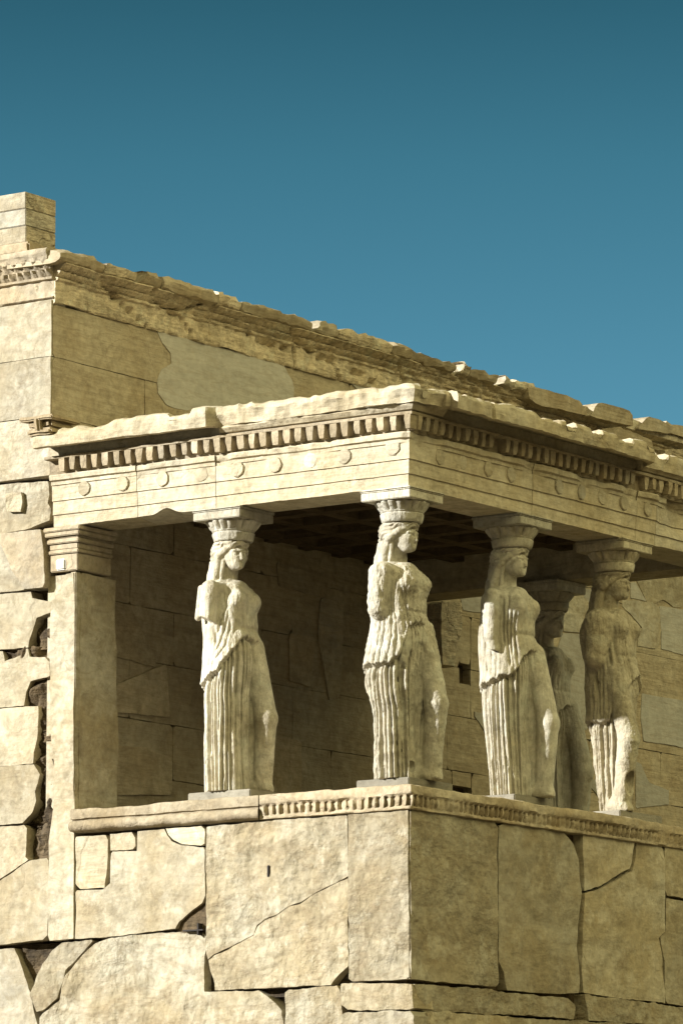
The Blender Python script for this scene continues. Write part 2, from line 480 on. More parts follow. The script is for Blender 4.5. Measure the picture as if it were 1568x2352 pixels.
TAN = [(z8, [(530, 150), (850, 125), (945, 140), (955, 440), (860, 430), (780, 370), (700, 405), (640, 395)]),
       (z8, [(430, 372), (690, 402), (750, 445), (760, 630), (740, 800), (560, 775), (560, 640), (600, 610), (430, 430)]),
       (z8, [(-10, 350), (90, 335), (180, 470), (100, 570), (95, 640), (55, 660), (-85, 645), (-90, 480)]),
       (z8, [(110, 180), (215, 160), (230, 262), (105, 262)])]
for zf, pts in TAN:
    block('wall_stone', Sp(zf, pts, D), 'S', D - .010, .06, M_WALL, temple, bev=.010, jag=.010, relief=.006, step=.06, cell=.25)

# --- moulding course under the eaves of the south wall (anthemion band + egg-and-dart), much worn
CRACKS = [[(.62, 5.04), (.85, 4.95), (1.35, 4.76)], [(1.30, 5.10), (1.46, 5.0), (1.62, 4.97), (1.85, 4.93), (2.02, 4.80)], [(1.62, 4.97), (1.95, 5.02), (2.1, 5.10)], [(3.45, 5.10), (3.62, 5.0), (4.1, 4.90), (4.6, 4.86), (5.0, 4.80)], [(3.62, 5.0), (3.66, 4.74)], [(2.9, 4.93), (3.3, 4.90), (3.62, 4.92)], [(5.3, 5.08), (5.5, 4.9), (5.9, 4.8)], [(4.3, 4.88), (4.42, 4.74)]]
def crack_at(x, z):
    best = 9
    for c in CRACKS:
        for (ax, az), (bx, bz) in zip(c, c[1:]):
            if x < min(ax, bx) - .05 or x > max(ax, bx) + .05: continue
            dx, dz = bx - ax, bz - az
            t = max(0, min(1, ((x - ax) * dx + (z - az) * dz) / (dx * dx + dz * dz)))
            best = min(best, math.hypot(x - ax - dx * t, z - az - dz * t))
    return best
def eave_course():
    N = 1100; x0, x1 = .004, 11.6
    key = [(-.30, 4.742), (.015, 4.742), (.026, 4.756), (.022, 4.80), (.022, 4.85), (.022, 4.90), (.024, 4.945), (.05, 4.955), (.055, 4.975), (.03, 4.982), (.045, 4.995), (.078, 5.015), (.086, 5.03), (.07, 5.038), (.09, 5.048), (.115, 5.068), (.13, 5.082), (.15, 5.088), (.15, 5.098), (-.30, 5.10)]
    rows = []
    for i in range(N + 1):
        x = x0 + (x1 - x0) * i / N
        wear = max(0, fbm(x, 0, 0, .8, 3.3) - .05) * 1.5
        if 1.6 < x < 2.3: wear += .6
        if x > 5.2: wear += min(.6, (x - 5.2) * .3)
        wear = min(1, wear)
        row = []
        for j, (o, z) in enumerate(key):
            oo = o; zz = z
            if 0 < j < len(key) - 1:
                if 3 <= j <= 6: oo += (.016 * abs(math.sin(x * math.pi / .17 + (j % 2) * .5)) ** .6 - .004) * max(0, .9 - wear + .5 * nz3(x, 0, 0, 1.3))
                if 10 <= j <= 12: oo += .026 * (abs(math.sin(x * math.pi / .082)) ** .5 - .6) * (1 - .8 * wear)
                if 14 <= j <= 16: oo += .030 * (abs(math.sin(x * math.pi / .118)) ** .5 - .6) * (1 - .8 * wear)
                oo = oo * (1 - .5 * wear) + .010 * fbm(x, oo, z * 2, 7, j * .1) * (1 + 2.2 * wear)
                if x < 6.3:
                    d = crack_at(x + .02 * nz3(x, z, 0, 9), z + .02 * nz3(x, z, 4, 9))
                    if d < .022: oo -= .075 * (1 - d / .022)
                zz = z + .006 * fbm(x, z, 1, 6, 8.)
                if j == 1: zz += .05 * max(0, nz3(x, 3, 0, 1.7) - .1)
            row.append((x, D - oo, zz))
        rows.append(row)
    grid_mesh('wall_moulding', rows, M_PATINA, temple, smooth=40)
eave_course()
def west_eaves():
    N = 120; y0, y1 = D - .010, 9.5
    prof = [(-.30, 4.785), (.0, 4.785), (.018, 4.80), (.004, 4.815), (.0, 4.955), (.03, 4.965), (.03, 4.985), (.02, 4.99), (.05, 5.02), (.06, 5.05), (.045, 5.055), (.07, 5.09), (.09, 5.12), (.10, 5.135), (.10, 5.165), (.115, 5.18), (.115, 5.215), (.10, 5.235), (-.30, 5.235)]
    rows = []
    for i in range(N * 2 + 1):
        y = y0 + (y1 - y0) * i / (2 * N)
        row = []
        for j, (o, z) in enumerate(prof):
            oo = o
            if 3 <= j <= 4: oo += .010 * math.sin(y * 30) * math.cos(y * 11 + z * 40)
            if 8 <= j <= 9: oo += .022 * math.sin(y * 2 * math.pi / .085)
            if 11 <= j <= 12: oo += .022 * math.sin(y * 2 * math.pi / .11)
            if 0 < j < len(prof) - 1: oo += .008 * fbm(y, o, z, 7, j)
            row.append((-oo, y, z))
        rows.append(row)
    grid_mesh('wall_moulding', rows, M_CARVED, temple, smooth=45)
west_eaves()

# --- crowning course of the south wall: broken corona blocks
def corona():
    rnd = random.Random(11)
    edges = [-.10, .55, 1.02, 1.40, 2.25, 2.6, 3.75, 4.2, 5.1, 5.45, 6.25, 6.5, 7.0, 7.3, 7.76]
    for i, (a, b) in enumerate(zip(edges, edges[1:])):
        pj = rnd.uniform(.150, .185) if a > .9 else .16
        zt = 5.225 + [.0, -.02, .014, .008, .0, -.012, .01, .0, .012, -.012, .01, -.03, .02, -.01][i]
        if a > 5.4: pj *= .9; zt -= rnd.uniform(0, .03)
        n = max(6, int((b - a) / .07)); rows = []
        for k in range(n + 1):
            ga = [.0, .0, .05, .0, .0, .0, .04, .0, .0, .01, .05, .0, .06, .02][i]
            x = a + .006 + ga + (b - a - .012 - ga) * k / n
            endw = min(k, n - k) / n
            drop = rnd.uniform(.0, .05) if endw == 0 else (.02 * rnd.random() if endw < .15 else 0)
            r = []
            for j, (o, z) in enumerate(((-.45, 5.095), (.04, 5.095), (pj - .05, 5.10), (pj - .012, 5.115), (pj, 5.135), (pj + .012, 5.185), (pj - .02, zt - drop), (pj - .09, zt + .01 - drop), (-.45, zt))):
                w = (.010 * fbm(x, o, z * 2, 6, i * 2.3) - .034 * chunky(x, o, z, 11., i)) if j not in (0, 8) else 0
                r.append((x + (w * .5 if 0 < k < n else 0) + ((z - 5.1) * (1.1 if ga > .03 else .1) * max(0, 1 - k / 2.5) if j > 3 else 0), D - o - w * 1.3, z + w))
            rows.append(r)
        grid_mesh('corona_block', rows, M_SOUTH if i % 3 != 1 else M_PATINA, temple, smooth=24)
corona()

# loose stones lying along the broken top of the wall
def coping(zpoly, lab, front, depth=.45, mat=None):
    poly = Sp(z3, zpoly, front)
    o = block('coping_stone', poly, 'S', front, depth, mat or M_SOUTH, None, bev=.010, jag=.008, relief=.010, step=.06, cell=.12)
    tag(o, lab, 'stone block', 'broken coping stones along the wall top')
coping([(515, 285), (560, 278), (620, 290), (700, 312), (800, 345), (870, 378), (925, 460), (945, 478), (820, 450), (700, 420), (590, 400), (525, 355)], 'long rounded tan stone, first of the loose row on the wall top', D - .16)
coping([(1000, 380), (1100, 405), (1200, 436), (1222, 470), (1228, 540), (1100, 515), (1000, 490), (942, 470)], 'angular stone with bright wedge-shaped sunlit end, highest on the wall top at right', D - .22, .24)
coping([(1330, 478), (1400, 496), (1500, 545), (1490, 590), (1380, 575), (1258, 560)], 'stone with a broad sunlit end lying right of the angular wedge stone', D - .19, .24)
coping([(1455, 510), (1490, 528), (1590, 545), (1700, 575), (1690, 640), (1500, 598), (1440, 560)], 'flat stone with a thin white end at the right edge of the picture', D - .16)
coping([(1135, 546), (1250, 590), (1350, 640), (1365, 690), (1250, 660), (1090, 622)], 'small stone with a white triangular end lying low behind the porch cornice', D - .42, .22)
coping([(1440, 700), (1500, 700), (1568, 705), (1720, 750), (1720, 880), (1568, 840), (1450, 790)], 'dark squared stone with bright end at right, behind the break in the porch cornice', D - .62, .5, M_PATINA)

# lower ragged rubble of the crowning course further east
def rubble_top():
    rows = []
    N = 120
    for i in range(N + 1):
        x = 7.7 + 8.8 * i / N
        h = 5.10 + .06 * fbm(x, 0, 0, 2.1, 4) + (.03 if int(x / .5) % 2 else 0)
        p = .13 + .05 * fbm(x, 3, 0, 2.5, 9)
        rows.append([(x, D + .4, 4.99), (x, D - .05, 4.99), (x, D - p + .03 * fbm(x, 1, 1, 6), 5.02), (x, D - p, 5.06), (x, D - p + .02, h), (x, D + .4, h + .02)])
    grid_mesh('broken_top', rows, M_PATINA, temple, smooth=40)
rubble_top()

# --- west wall: squared stones near the corner traced one by one
def wstone(name, pts, zf, mat=M_WALL, front=0.0, lab=None, **k):
    kw = dict(bev=.006, jag=.005, relief=.008, rscale=2., cell=.16); kw.update(k)
    return block(name, Wp(zf, pts, 0.0), 'W', front, .2, mat, temple, lab, **kw)
def far_course(z0, z1, ystart, seed):
    rnd = random.Random(seed); y = ystart
    bm = bmesh.new()
    while y < 9.5:
        L_ = rnd.uniform(1.1, 1.4)
        add_block(bm, [(y + .003, z0 + .003), (y + L_ - .003, z0 + .003), (y + L_ - .003, z1 - .003), (y + .003, z1 - .003)], 'W', 0.0, .2, bev=.008, jag=.004, relief=.006, cell=.3, step=.12)
        y += L_
    bm_to('wall_course', bm, M_WALL, temple)
ZW = [-2.5, -1.9, -1.42, -.92, -.40, .113, .634, 1.138, 1.683, 2.172, 2.70, 3.175, 3.728, 4.265, 4.78]
for i, (a, b) in enumerate(zip(ZW, ZW[1:])):
    far_course(a, b, 4.50 + .45 * (i % 2) if i >= 11 else 4.47, 30 + i)
E4 = 4.50
def Wl(z): return z
# the upper three courses run clean to the corner
def rect_w(y0, y1, z0, z1, **k):
    return block('wall_stone', [(y0, z0), (y1, z0), (y1, z1), (y0, z1)], 'W', k.pop('front', 0.0), .2, k.pop('mat', M_WALL), temple, **dict(dict(bev=.008, jag=.004, relief=.007, rscale=2., cell=.16), **k))
rect_w(D + .006, 4.95, 4.268, 4.777, front=-.008, jag=.002); rect_w(D + .006, 4.50, 3.731, 4.262, front=-.008, jag=.002)
rect_w(D + .006, 4.95, 3.19, 3.725, front=-.008, jag=.002)
wstone('wall_stone', [(-60, 195), (275, 172), (285, 250), (278, 300), (300, 330), (290, 400), (230, 420), (160, 450), (-60, 484)], z4, M_ROUGH, front=.0, relief=.018)
o_ = wstone('lifting_boss', [(52, 245), (140, 238), (148, 300), (140, 352), (62, 350), (50, 300)], z4, M_ROUGH, front=-.05, bev=.02, relief=.02, lab='rough square lifting boss standing proud of the wall face')
wstone('capital_stone', [(5, 480), (150, 466), (255, 456), (262, 500), (275, 580), (275, 785), (165, 800), (130, 750), (90, 690), (60, 610), (20, 520)], z4, M_CARVED, front=-.055, relief=.012, bev=.014, lab='broken moulded stone projecting from the wall beside the porch pilaster')
wstone('wall_stone', [(-60, 490), (10, 490), (60, 610), (90, 690), (165, 800), (-60, 822)], z4)
wstone('wall_stone', [(-60, 832), (182, 812), (190, 850), (295, 870), (292, 930), (215, 962), (170, 1110), (165, 1135), (-60, 1152)], z4)
wstone('wall_stone', [(-60, 1162), (20, 1157), (30, 1215), (120, 1180), (135, 1142), (165, 1140), (172, 1186), (287, 1190), (290, 1300), (180, 1330), (155, 1390), (140, 1468), (-60, 1488)], z4)
wstone('wall_stone', [(-60, 1496), (140, 1478), (225, 1472), (220, 1640), (195, 1740), (190, 1805), (-60, 1830)], z4)
wstone('wall_stone', [(-60, 70), (155, 52), (182, 100), (160, 180), (165, 220), (150, 270), (105, 323), (-60, 340)], z5)
wstone('wall_stone', [(-60, 346), (125, 330), (120, 480), (132, 492), (60, 545), (-60, 620)], z5)
wstone('wall_stone', [(-60, 630), (62, 550), (130, 498), (222, 482), (226, 640), (216, 858), (-60, 890)], z5)
# ragged broken faces where the porch pilaster was torn from the wall: lumps of rough stone in the recess
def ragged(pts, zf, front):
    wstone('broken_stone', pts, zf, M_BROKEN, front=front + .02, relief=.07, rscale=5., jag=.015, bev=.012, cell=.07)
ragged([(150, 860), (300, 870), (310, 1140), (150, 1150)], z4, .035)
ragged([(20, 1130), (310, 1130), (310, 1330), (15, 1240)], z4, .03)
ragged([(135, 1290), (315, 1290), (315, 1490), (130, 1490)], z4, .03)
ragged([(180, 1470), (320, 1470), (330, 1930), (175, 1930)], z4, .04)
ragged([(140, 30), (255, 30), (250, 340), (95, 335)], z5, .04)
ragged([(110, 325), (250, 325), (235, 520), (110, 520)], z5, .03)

# the squared block left on the wall top: a thing that only rests there
blk = empty('architrave_block', (.2, 4.9, 5.25), 'squared three-stepped marble block standing on the wall corner against the sky', 'stone block')
for i, (za, zb, o) in enumerate(((5.345, 5.50, .012), (5.50, 5.655, .006), (5.655, 5.81, 0.0))):
    bm = bmesh.new(); add_box(bm, o, .44, 4.155 + (.0 if i else .0), 7.5, za + .0015, zb - .0015, bev=.006)
    o_ = bm_to('fascia', bm, M_WALL, blk)
    o_.data.materials.append(M_PATINA)
    for p_ in o_.data.polygons:
        if p_.normal.y < -.5: p_.material_index = 1
bm = bmesh.new(); add_box(bm, -.03, .5, 4.09, 7.5, 5.237, 5.343, bev=.02, jit=.01)
bm_to('bed_stone', bm, M_CARVED, blk)

# ------------------------------------------------------------------ porch
porch = empty('statue_porch', (PW / 2, D / 2, -2.4), 'roofed marble porch with slab parapet and carved entablature carried by statues', 'porch')
box('floor', (.5, PW - .5, .5, D - .02, -2.4, -.25), M_SHADE, porch, bev=.0)  # floor colour darkened to cut the light bounced into the porch

# parapet slabs: west side
KP = dict(bev=.006, jag=.005, relief=.009, rscale=2.2, cell=.12)
def pslab(pts, zf, mat=M_WALL, plane='W', front=0.0, depth=.42, name='parapet_slab', lab=None, **k):
    kw = dict(KP); kw.update(k)
    poly = Wp(zf, pts) if plane == 'W' else Sp(zf, pts)
    return block(name, poly, plane, front, depth, mat, porch, lab, **kw)
box('parapet_core', (.10, .5, .10, 3.5, -1.5, .0), M_BROKEN, porch, bev=0)
box('parapet_core', (.5, PW - .1, .10, .5, -1.5, .0), M_BROKEN, porch, bev=0)
pslab([(345, 389), (499, 379), (499, 470), (480, 622), (345, 628)], z5, M_ENTAB, name='infill_stone', lab='smooth squared infill stone at the top left of the parapet')
pslab([(506, 376), (624, 364), (624, 447), (506, 450)], z5, M_WALL, name='infill_stone', front=-.006)
pslab([(511, 456), (630, 452), (631, 362), (754, 352), (768, 380), (790, 406), (830, 426), (941, 435), (943, 680), (880, 728), (822, 776), (806, 812), (500, 846), (345, 855), (345, 633), (470, 629), (505, 600)], z5)
pslab([(763, 350), (941, 337), (941, 429), (836, 421), (796, 402), (775, 378)], z5, M_ENTAB, name='infill_stone')
# cracked big slab: upper and lower piece meeting along the crack
crack = [(958, 952), (985, 930), (1035, 905), (1085, 880), (1125, 858), (1165, 838), (1180, 795), (1215, 765), (1270, 745), (1330, 705), (1380, 690), (1430, 655), (1500, 620), (1540, 600), (1596, 570)]
pslab([(949, 340), (1210, 313), (1594, 288)] + [(x, y - 2) for x, y in crack[::-1]] + [(950, 900), (948, 700)], z5, M_ROUGH, relief=.014, rscale=3.5, cell=.08)
pslab([(x, y + 2) for x, y in crack] + [(1598, 985), (1560, 1020), (1520, 1068), (984, 1092), (982, 1060), (965, 1000)], z5, M_ROUGH, relief=.014, rscale=3.5, cell=.08)
# dark triangular break with its cross-shaped clamp cutting
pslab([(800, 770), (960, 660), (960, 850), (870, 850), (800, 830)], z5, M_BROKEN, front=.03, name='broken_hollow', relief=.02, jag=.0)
bm = bmesh.new()
yz = [W(*z5(x, y)) for x, y in ((848, 820), (940, 815), (918, 785), (922, 850))]
add_box(bm, -.028, .03, min(yz[0][0], yz[1][0]), max(yz[0][0], yz[1][0]), yz[0][1] - .006, yz[0][1] + .006)
add_box(bm, -.030, .03, yz[2][0] - .007, yz[2][0] + .007, yz[3][1] + .02, yz[2][1])
M_IRON = bpy.data.materials.new('dark_iron'); M_IRON.use_nodes = True
M_IRON.node_tree.nodes['Principled BSDF'].inputs['Base Color'].default_value = (.018, .012, .008, 1)
M_IRON.node_tree.nodes['Principled BSDF'].inputs['Roughness'].default_value = .8
bm_to('cross_clamp', bm, M_IRON, porch)
bm = bmesh.new(); q = W(*z5(1232, 545)); add_box(bm, -.006, .02, q[0] - .012, q[0] + .012, q[1] - .05, q[1] + .05, bev=.006)
bm_to('socket', bm, M_IRON, porch)

# corner slab: one stone with a west and a south face
def corner_slab():
    bm = bmesh.new()
    zt, zb, yW, xS = -.006, -1.405, .628, 1.322
    # notched west outline with broken upper-left corner
    add_block(bm, Wp(z6, [(38, 290), (155, 278), (300, 268), (317, 268)]) and [(.015, zt), (.625, zt), (.625, -.5), (.622, zb), (.015, zb)], 'W', 0.0, .1, bev=.008, jag=.004, relief=.010, rscale=3.5, cell=.08)
    add_block(bm, [(.015, zt), (xS, zt), (xS, zb), (.015, zb)], 'S', 0.0, .1, bev=.010, jag=.006, relief=.012, rscale=2.5, cell=.1)
    add_box(bm, .003, .06, .003, .06, zb, zt, bev=.010, jit=.002)
    return bm_to('parapet_slab', bm, M_ROUGH, porch)
corner_slab()
pslab([(722, 337), (745, 327), (880, 342), (1020, 362), (1065, 420), (1092, 500), (1103, 640), (1085, 780), (1080, 900), (1100, 1000), (1090, 1105), (990, 1108), (870, 1102), (762, 1092), (745, 1010), (724, 960)], z6, M_WALL, 'S', relief=.014)
pslab([(1106, 372), (1240, 388), (1345, 402), (1330, 528), (1280, 553), (1190, 613), (1113, 635)], z6, M_WALL, 'S', lab='upper broken piece of a cracked parapet slab')
pslab([(1357, 412), (1474, 420), (1485, 600), (1485, 820), (1462, 850), (1478, 960), (1482, 1150), (1300, 1130), (1112, 1105), (1097, 960), (1105, 800), (1114, 646), (1196, 626), (1286, 571), (1336, 546), (1350, 480)], z6, M_WALL, 'S', relief=.014)
pslab([(1482, 425), (1640, 450), (1640, 680), (1486, 655)], z6, M_WALL, 'S')
pslab([(1490, 668), (1640, 692), (1640, 1180), (1487, 1150), (1482, 960), (1466, 850), (1490, 820)], z6, M_WALL, 'S', relief=.014)

xe = S(*z6(1640, 700))[0] + .006
block('parapet_slab', [(xe, -1.40), (PW - .01, -1.40), (PW - .01, -.006), (xe, -.006)], 'S', 0.0, .42, M_WALL, porch, None, **KP)
block('base_stone', [(xe, -2.1), (PW + .05, -2.1), (PW + .05, -1.41), (xe, -1.41)], 'S', -.06, .4, M_ROUGH, porch, None, **KP)
# base courses
def bstone(pts, zf, mat=M_ROUGH, plane='W', front=0.0, **k):
    kw = dict(bev=.014, jag=.010, relief=.02, rscale=2.4, cell=.1); kw.update(k)
    poly = Wp(zf, pts) if plane == 'W' else Sp(zf, pts)
    return block('base_stone', poly, plane, front, .3, mat, porch, None, **kw)
box('base_core', (.16, PW, .16, 6.5, -2.5, -1.0), M_BROKEN, porch, bev=0)
bstone([(-60, 902), (70, 898), (88, 955), (130, 1080), (140, 1120), (160, 1200), (172, 1247), (172, 1500), (-60, 1500)], z5, M_WALL)
bstone([(288, 872), (425, 857), (428, 868), (345, 960), (300, 1000), (285, 1060), (268, 1128), (215, 1178), (172, 1192), (140, 1110), (170, 1020), (208, 960), (242, 908)], z5, front=-.01)
bstone([(500, 852), (640, 838), (803, 822), (870, 826), (941, 824), (940, 1098), (1185, 1095), (1240, 1130), (1290, 1182), (1302, 1247), (1302, 1500), (185, 1500), (182, 1215), (270, 1140), (300, 1025), (350, 965), (432, 876)], z5, relief=.025)
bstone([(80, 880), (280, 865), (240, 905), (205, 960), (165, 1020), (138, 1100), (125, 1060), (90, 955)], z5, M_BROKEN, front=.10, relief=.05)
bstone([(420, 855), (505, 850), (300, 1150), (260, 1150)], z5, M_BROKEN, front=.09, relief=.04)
bstone([(1312, 1090), (1568, 1068), (1575, 1180), (1585, 1500), (1312, 1500)], z5, front=-.012)
bstone([(15, 1062), (345, 1062), (350, 1180), (20, 1190)], z6, M_ROUGH, front=-.06, bev=.03)
bstone([(15, 1196), (365, 1190), (370, 1500), (15, 1500)], z6, M_ROUGH, front=-.10, bev=.03)
bstone([(305, 1062), (720, 1098), (735, 1105), (1000, 1125), (1045, 1165), (1045, 1225), (760, 1205), (345, 1185)], z6, M_ROUGH, 'S', front=-.06, bev=.03, relief=.03)
bstone([(345, 1192), (725, 1212), (735, 1260), (735, 1500), (345, 1500)], z6, M_ROUGH, 'S', front=-.10, bev=.03, relief=.03)
bstone([(742, 1218), (1120, 1240), (1568, 1262), (1640, 1270), (1640, 1500), (742, 1500)], z6, M_ROUGH, 'S', front=-.07, bev=.025, relief=.03)
bstone([(1110, 1112), (1310, 1138), (1640, 1180), (1640, 1262), (1120, 1232)], z6, M_ROUGH, 'S', front=-.02, relief=.02)
for k, (o, z0, z1) in enumerate(((.35, -2.15, -1.86), (.68, -2.5, -2.152))):
    box('step', (-o, PW + o, -o, D + 4, z0, z1), M_ROUGH, porch, bev=.02)

# parapet cap: plain roll on the left, carved egg-and-dart towards the corner and along the south
def cap(rng, egg, name, wear, label=None):
    a, b = rng; n = int((b - a) / .022); rows = []
    am = .014 if egg else .006
    prof = [(-.62, -.005), (.0, -.004), (.030, .000), (.034, .012), (.030, .022), (.040, .035), (.055, .060), (.060, .085), (.055, .105), (.066, .118), (.075, .126), (.076, .160), (.070, .192), (.05, .203), (-.62, .205)]
    if not egg: prof = [(-.62, -.005), (.0, -.004), (.012, .004), (.050, .006), (.070, .022), (.080, .048), (.070, .076), (.050, .092), (.022, .098), (.024, .108), (.046, .112), (.050, .150), (.050, .175), (.046, .196), (.035, .203), (-.62, .205)]
    for i in range(n + 1):
        s = a + (b - a) * i / n
        st = ('W', -s) if s < 0 else (('S', s) if s > 0 else ('C', 0))
        w = max(0, min(1, wear + 1.1 * fbm(s, 0, 0, 1.1, 6.1)))
        row = []
        for j, (o, z) in enumerate(prof):
            oo, zz = o, z
            if egg and 5 <= j <= 8:
                ph = math.sin(s * 2 * math.pi / .075)
                oo += (.024 * ph - .012) * (1 - .7 * w)
            if not egg: pass
            if 1 < j < len(prof) - 1:
                t = fbm(s, o * 3, z * 3, 6, 2.2)
                oo = oo * (1 - .38 * w) + am * t * (.5 + w) - (.03 * max(0, fbm(s, 5, z, 2.6) - .25) if j > 9 else 0)
                zz += .007 * fbm(s, z, 4, 5) - (.02 * max(0, fbm(s, 8, 0, 1.7)) if j > 10 else 0)
            row.append(porch_point(st, oo, zz, 3.56))
        rows.append(row)
    return grid_mesh(name, rows, M_CARVED, porch, smooth=50, label=label)
cap((-3.54, -1.545), False, 'parapet_moulding', .1, 'plain rolled parapet moulding')
cap((-1.53, PW), True, 'parapet_moulding', .22, 'carved egg and dart parapet moulding, badly worn')

# pilaster against the wall (north-west corner) with its moulded capital
def pilaster():
    bm = bmesh.new()
    ol = [(545 / 1, 0)]
    front = Wp(z4, [(391, 712), (432, 704), (437, 900), (433, 1300), (432, 1930)]) + Wp(z5, [(345, 262), (344, 400), (342, 855), (222, 866), (228, 650), (228, 420), (250, 240), (255, 80)]) + Wp(z4, [(318, 1800), (298, 1620), (296, 1300), (294, 1000), (302, 870), (326, 830), (374, 765)])
    add_block(bm, front, 'W', -.012, .10, bev=.008, jag=.004, relief=.008, rscale=2.5, cell=.12, step=.08)
    z0, z1 = .18, 2.30
    # shaded south face, slightly ragged on its far edge
    pts = [(.05, z0), (.585, z0), (.60, .8), (.59, 1.2), (.575, 1.45), (.57, 1.6), (.55, 1.75), (.548, 2.0), (.555, 2.29), (.05, 2.30)]
    add_block(bm, pts, 'S', 3.525, .25, bev=.008, jag=.006, relief=.010, rscale=2.5, cell=.15)
    add_box(bm, -.008, .07, 3.533, 3.60, z0, 2.30, bev=.008, jit=.002)
    add_box(bm, .04, .54, 3.56, D + .05, z0, 2.29)
    o = bm_to('pilaster', bm, M_WALL, porch)
    # capital: courses of mouldings, each stepping out
    c = bmesh.new()
    lv = [(2.315, 2.47, .010), (2.47, 2.505, .026), (2.505, 2.56, .016), (2.56, 2.60, .040), (2.60, 2.622, .026), (2.622, 2.665, .058), (2.665, 2.705, .070)]
    for a, b, oo in lv:
        add_box(c, -oo, .475 + oo * .1, 3.525 - oo, 3.815 + oo * .6, a + .001, b - .001, bev=.007, jit=.003)
    k = bm_to('pilaster_capital', c, M_CARVED, o)
    p = bmesh.new(); q = W(*z4(360, 655))
    add_box(p, -.028, .02, q[0] - .052, q[0] + .052, q[1] - .05, q[1] + .05, bev=.012)
    bm_to('square_plug', p, M_PLUG, k, 'small white square plug in the capital')
pilaster()
# matching pilaster remains at the north-east corner: the corbelled bottom of its capital hangs free
def stump():
    pts = [(5.74, 2.72), (6.10, 2.76), (6.12, 2.55), (6.08, 2.45), (6.02, 2.34), (5.98, 2.22), (5.97, 2.10), (5.74, 2.10)]
    block('pilaster_stump', pts, 'S', D - .30, .3, M_PATINA, porch, 'dark broken stump of the far corner pilaster capital', bev=.012, jag=.012, relief=.01)
stump()

# architrave: three stepped fasciae, crown moulding, blocks parted by thin joints; roundels on the top fascia
AP = [(-.46, 2.72), (-.008, 2.72), (-.007, 2.824), (.006, 2.826), (.007, 2.946), (.020, 2.948), (.021, 3.085), (.034, 3.088), (.036, 3.118), (.060, 3.128), (.066, 3.165), (.060, 3.175), (-.46, 3.175)]
def architrave(a, b, wear, label=None, lost=0.0):
    n = max(4, int((b - a) / .035)); rows = []
    for i in range(n + 1):
        s = a + .003 + (b - a - .006) * i / n
        st = ('W', -s) if s < -1e-6 else (('S', s) if s > 1e-6 else ('C', 0))
        row = []
        for j, (o, z) in enumerate(AP):
            oo, zz = o, z
            if j in (0, len(AP) - 1): row.append(porch_point(st, oo, zz)); continue
            if j <= 2:
                chip = 0.055 * math.exp(-((s + 2.55) / .10) ** 2) + .018 * max(0, fbm(s, 0, 2, 2.3, 1.2) - .1)
                if j == 1: zz += chip
            w = wear * max(0, fbm(s, z, 0, 1.6, 3.) + .1)
            if j >= 7: oo = oo * (1 - min(1, 1.9 * w)) ; zz -= .012 * w
            oo += .006 * fbm(s, z, 1, 4, 5) * (1 + wear)
            if lost and j >= 4:
                u = max(0, min(1, (s - lost) / .15)); oo -= .10 * u * (.6 + .6 * nz3(s, z, 0, 4))
            row.append(porch_point(st, oo, zz))
        rows.append(row)
    return grid_mesh('architrave_block', rows, M_ENTAB, porch, smooth=30, label=label)
def roundel(parent, s, z, r=.055, h=.014, bm_seed=0):
    bm = bmesh.new()
    n = 20; rings = [(r, -.01), (r, h * .5), (r * .9, h), (0, h)]
    vs = []
    rnd = random.Random(int(s * 100) + 999)
    base = .020
    for rr, d in rings[:-1]:
        ring = []
        for i in range(n):
            a = 2 * math.pi * i / n
            q = rr * (1 + .06 * rnd.uniform(-1, 1))
            u, w = q * math.cos(a), q * math.sin(a)
            ring.append(bm.verts.new((-(base + d), -s + u, z + w) if s < 0 else (s + u, -(base + d), z + w)))
        vs.append(ring)
    for p, q in zip(vs, vs[1:]):
        for i in range(n): bm.faces.new((p[i], p[(i + 1) % n], q[(i + 1) % n], q[i]))
    bm.faces.new(vs[-1])
    bm_to('roundel', bm, M_ENTAB, parent)
blocks = [(-D + .03, -2.863, .15), (-2.863, -2.011, .3), (-2.011, 1.90, .9), (1.90, 3.61, .8), (3.61, 3.95, .5), (3.95, PW, 1.2)]
arch = []
for a, b, w in blocks: arch.append((a, b, architrave(a, b, w, lost=3.95 if a == 3.95 else 0)))
for s in (-3.434, -3.011, -2.573, -2.153, -1.764, -1.362, -.999, -.639, .44, .78, 1.173, 1.531, 2.30, 2.663, 3.006, 3.379, 3.78):
    p = [o for a, b, o in arch if a <= s <= b][0]
    roundel(p, s, 3.03, .068 if s < 0 else .066, h=.015 if s not in (-2.153, -.999, .44, .78) else .006)
roundel([o for a, b, o in arch if a <= .142 <= b or a <= -.142 <= b][0], -.142, 3.06, .075, .016)

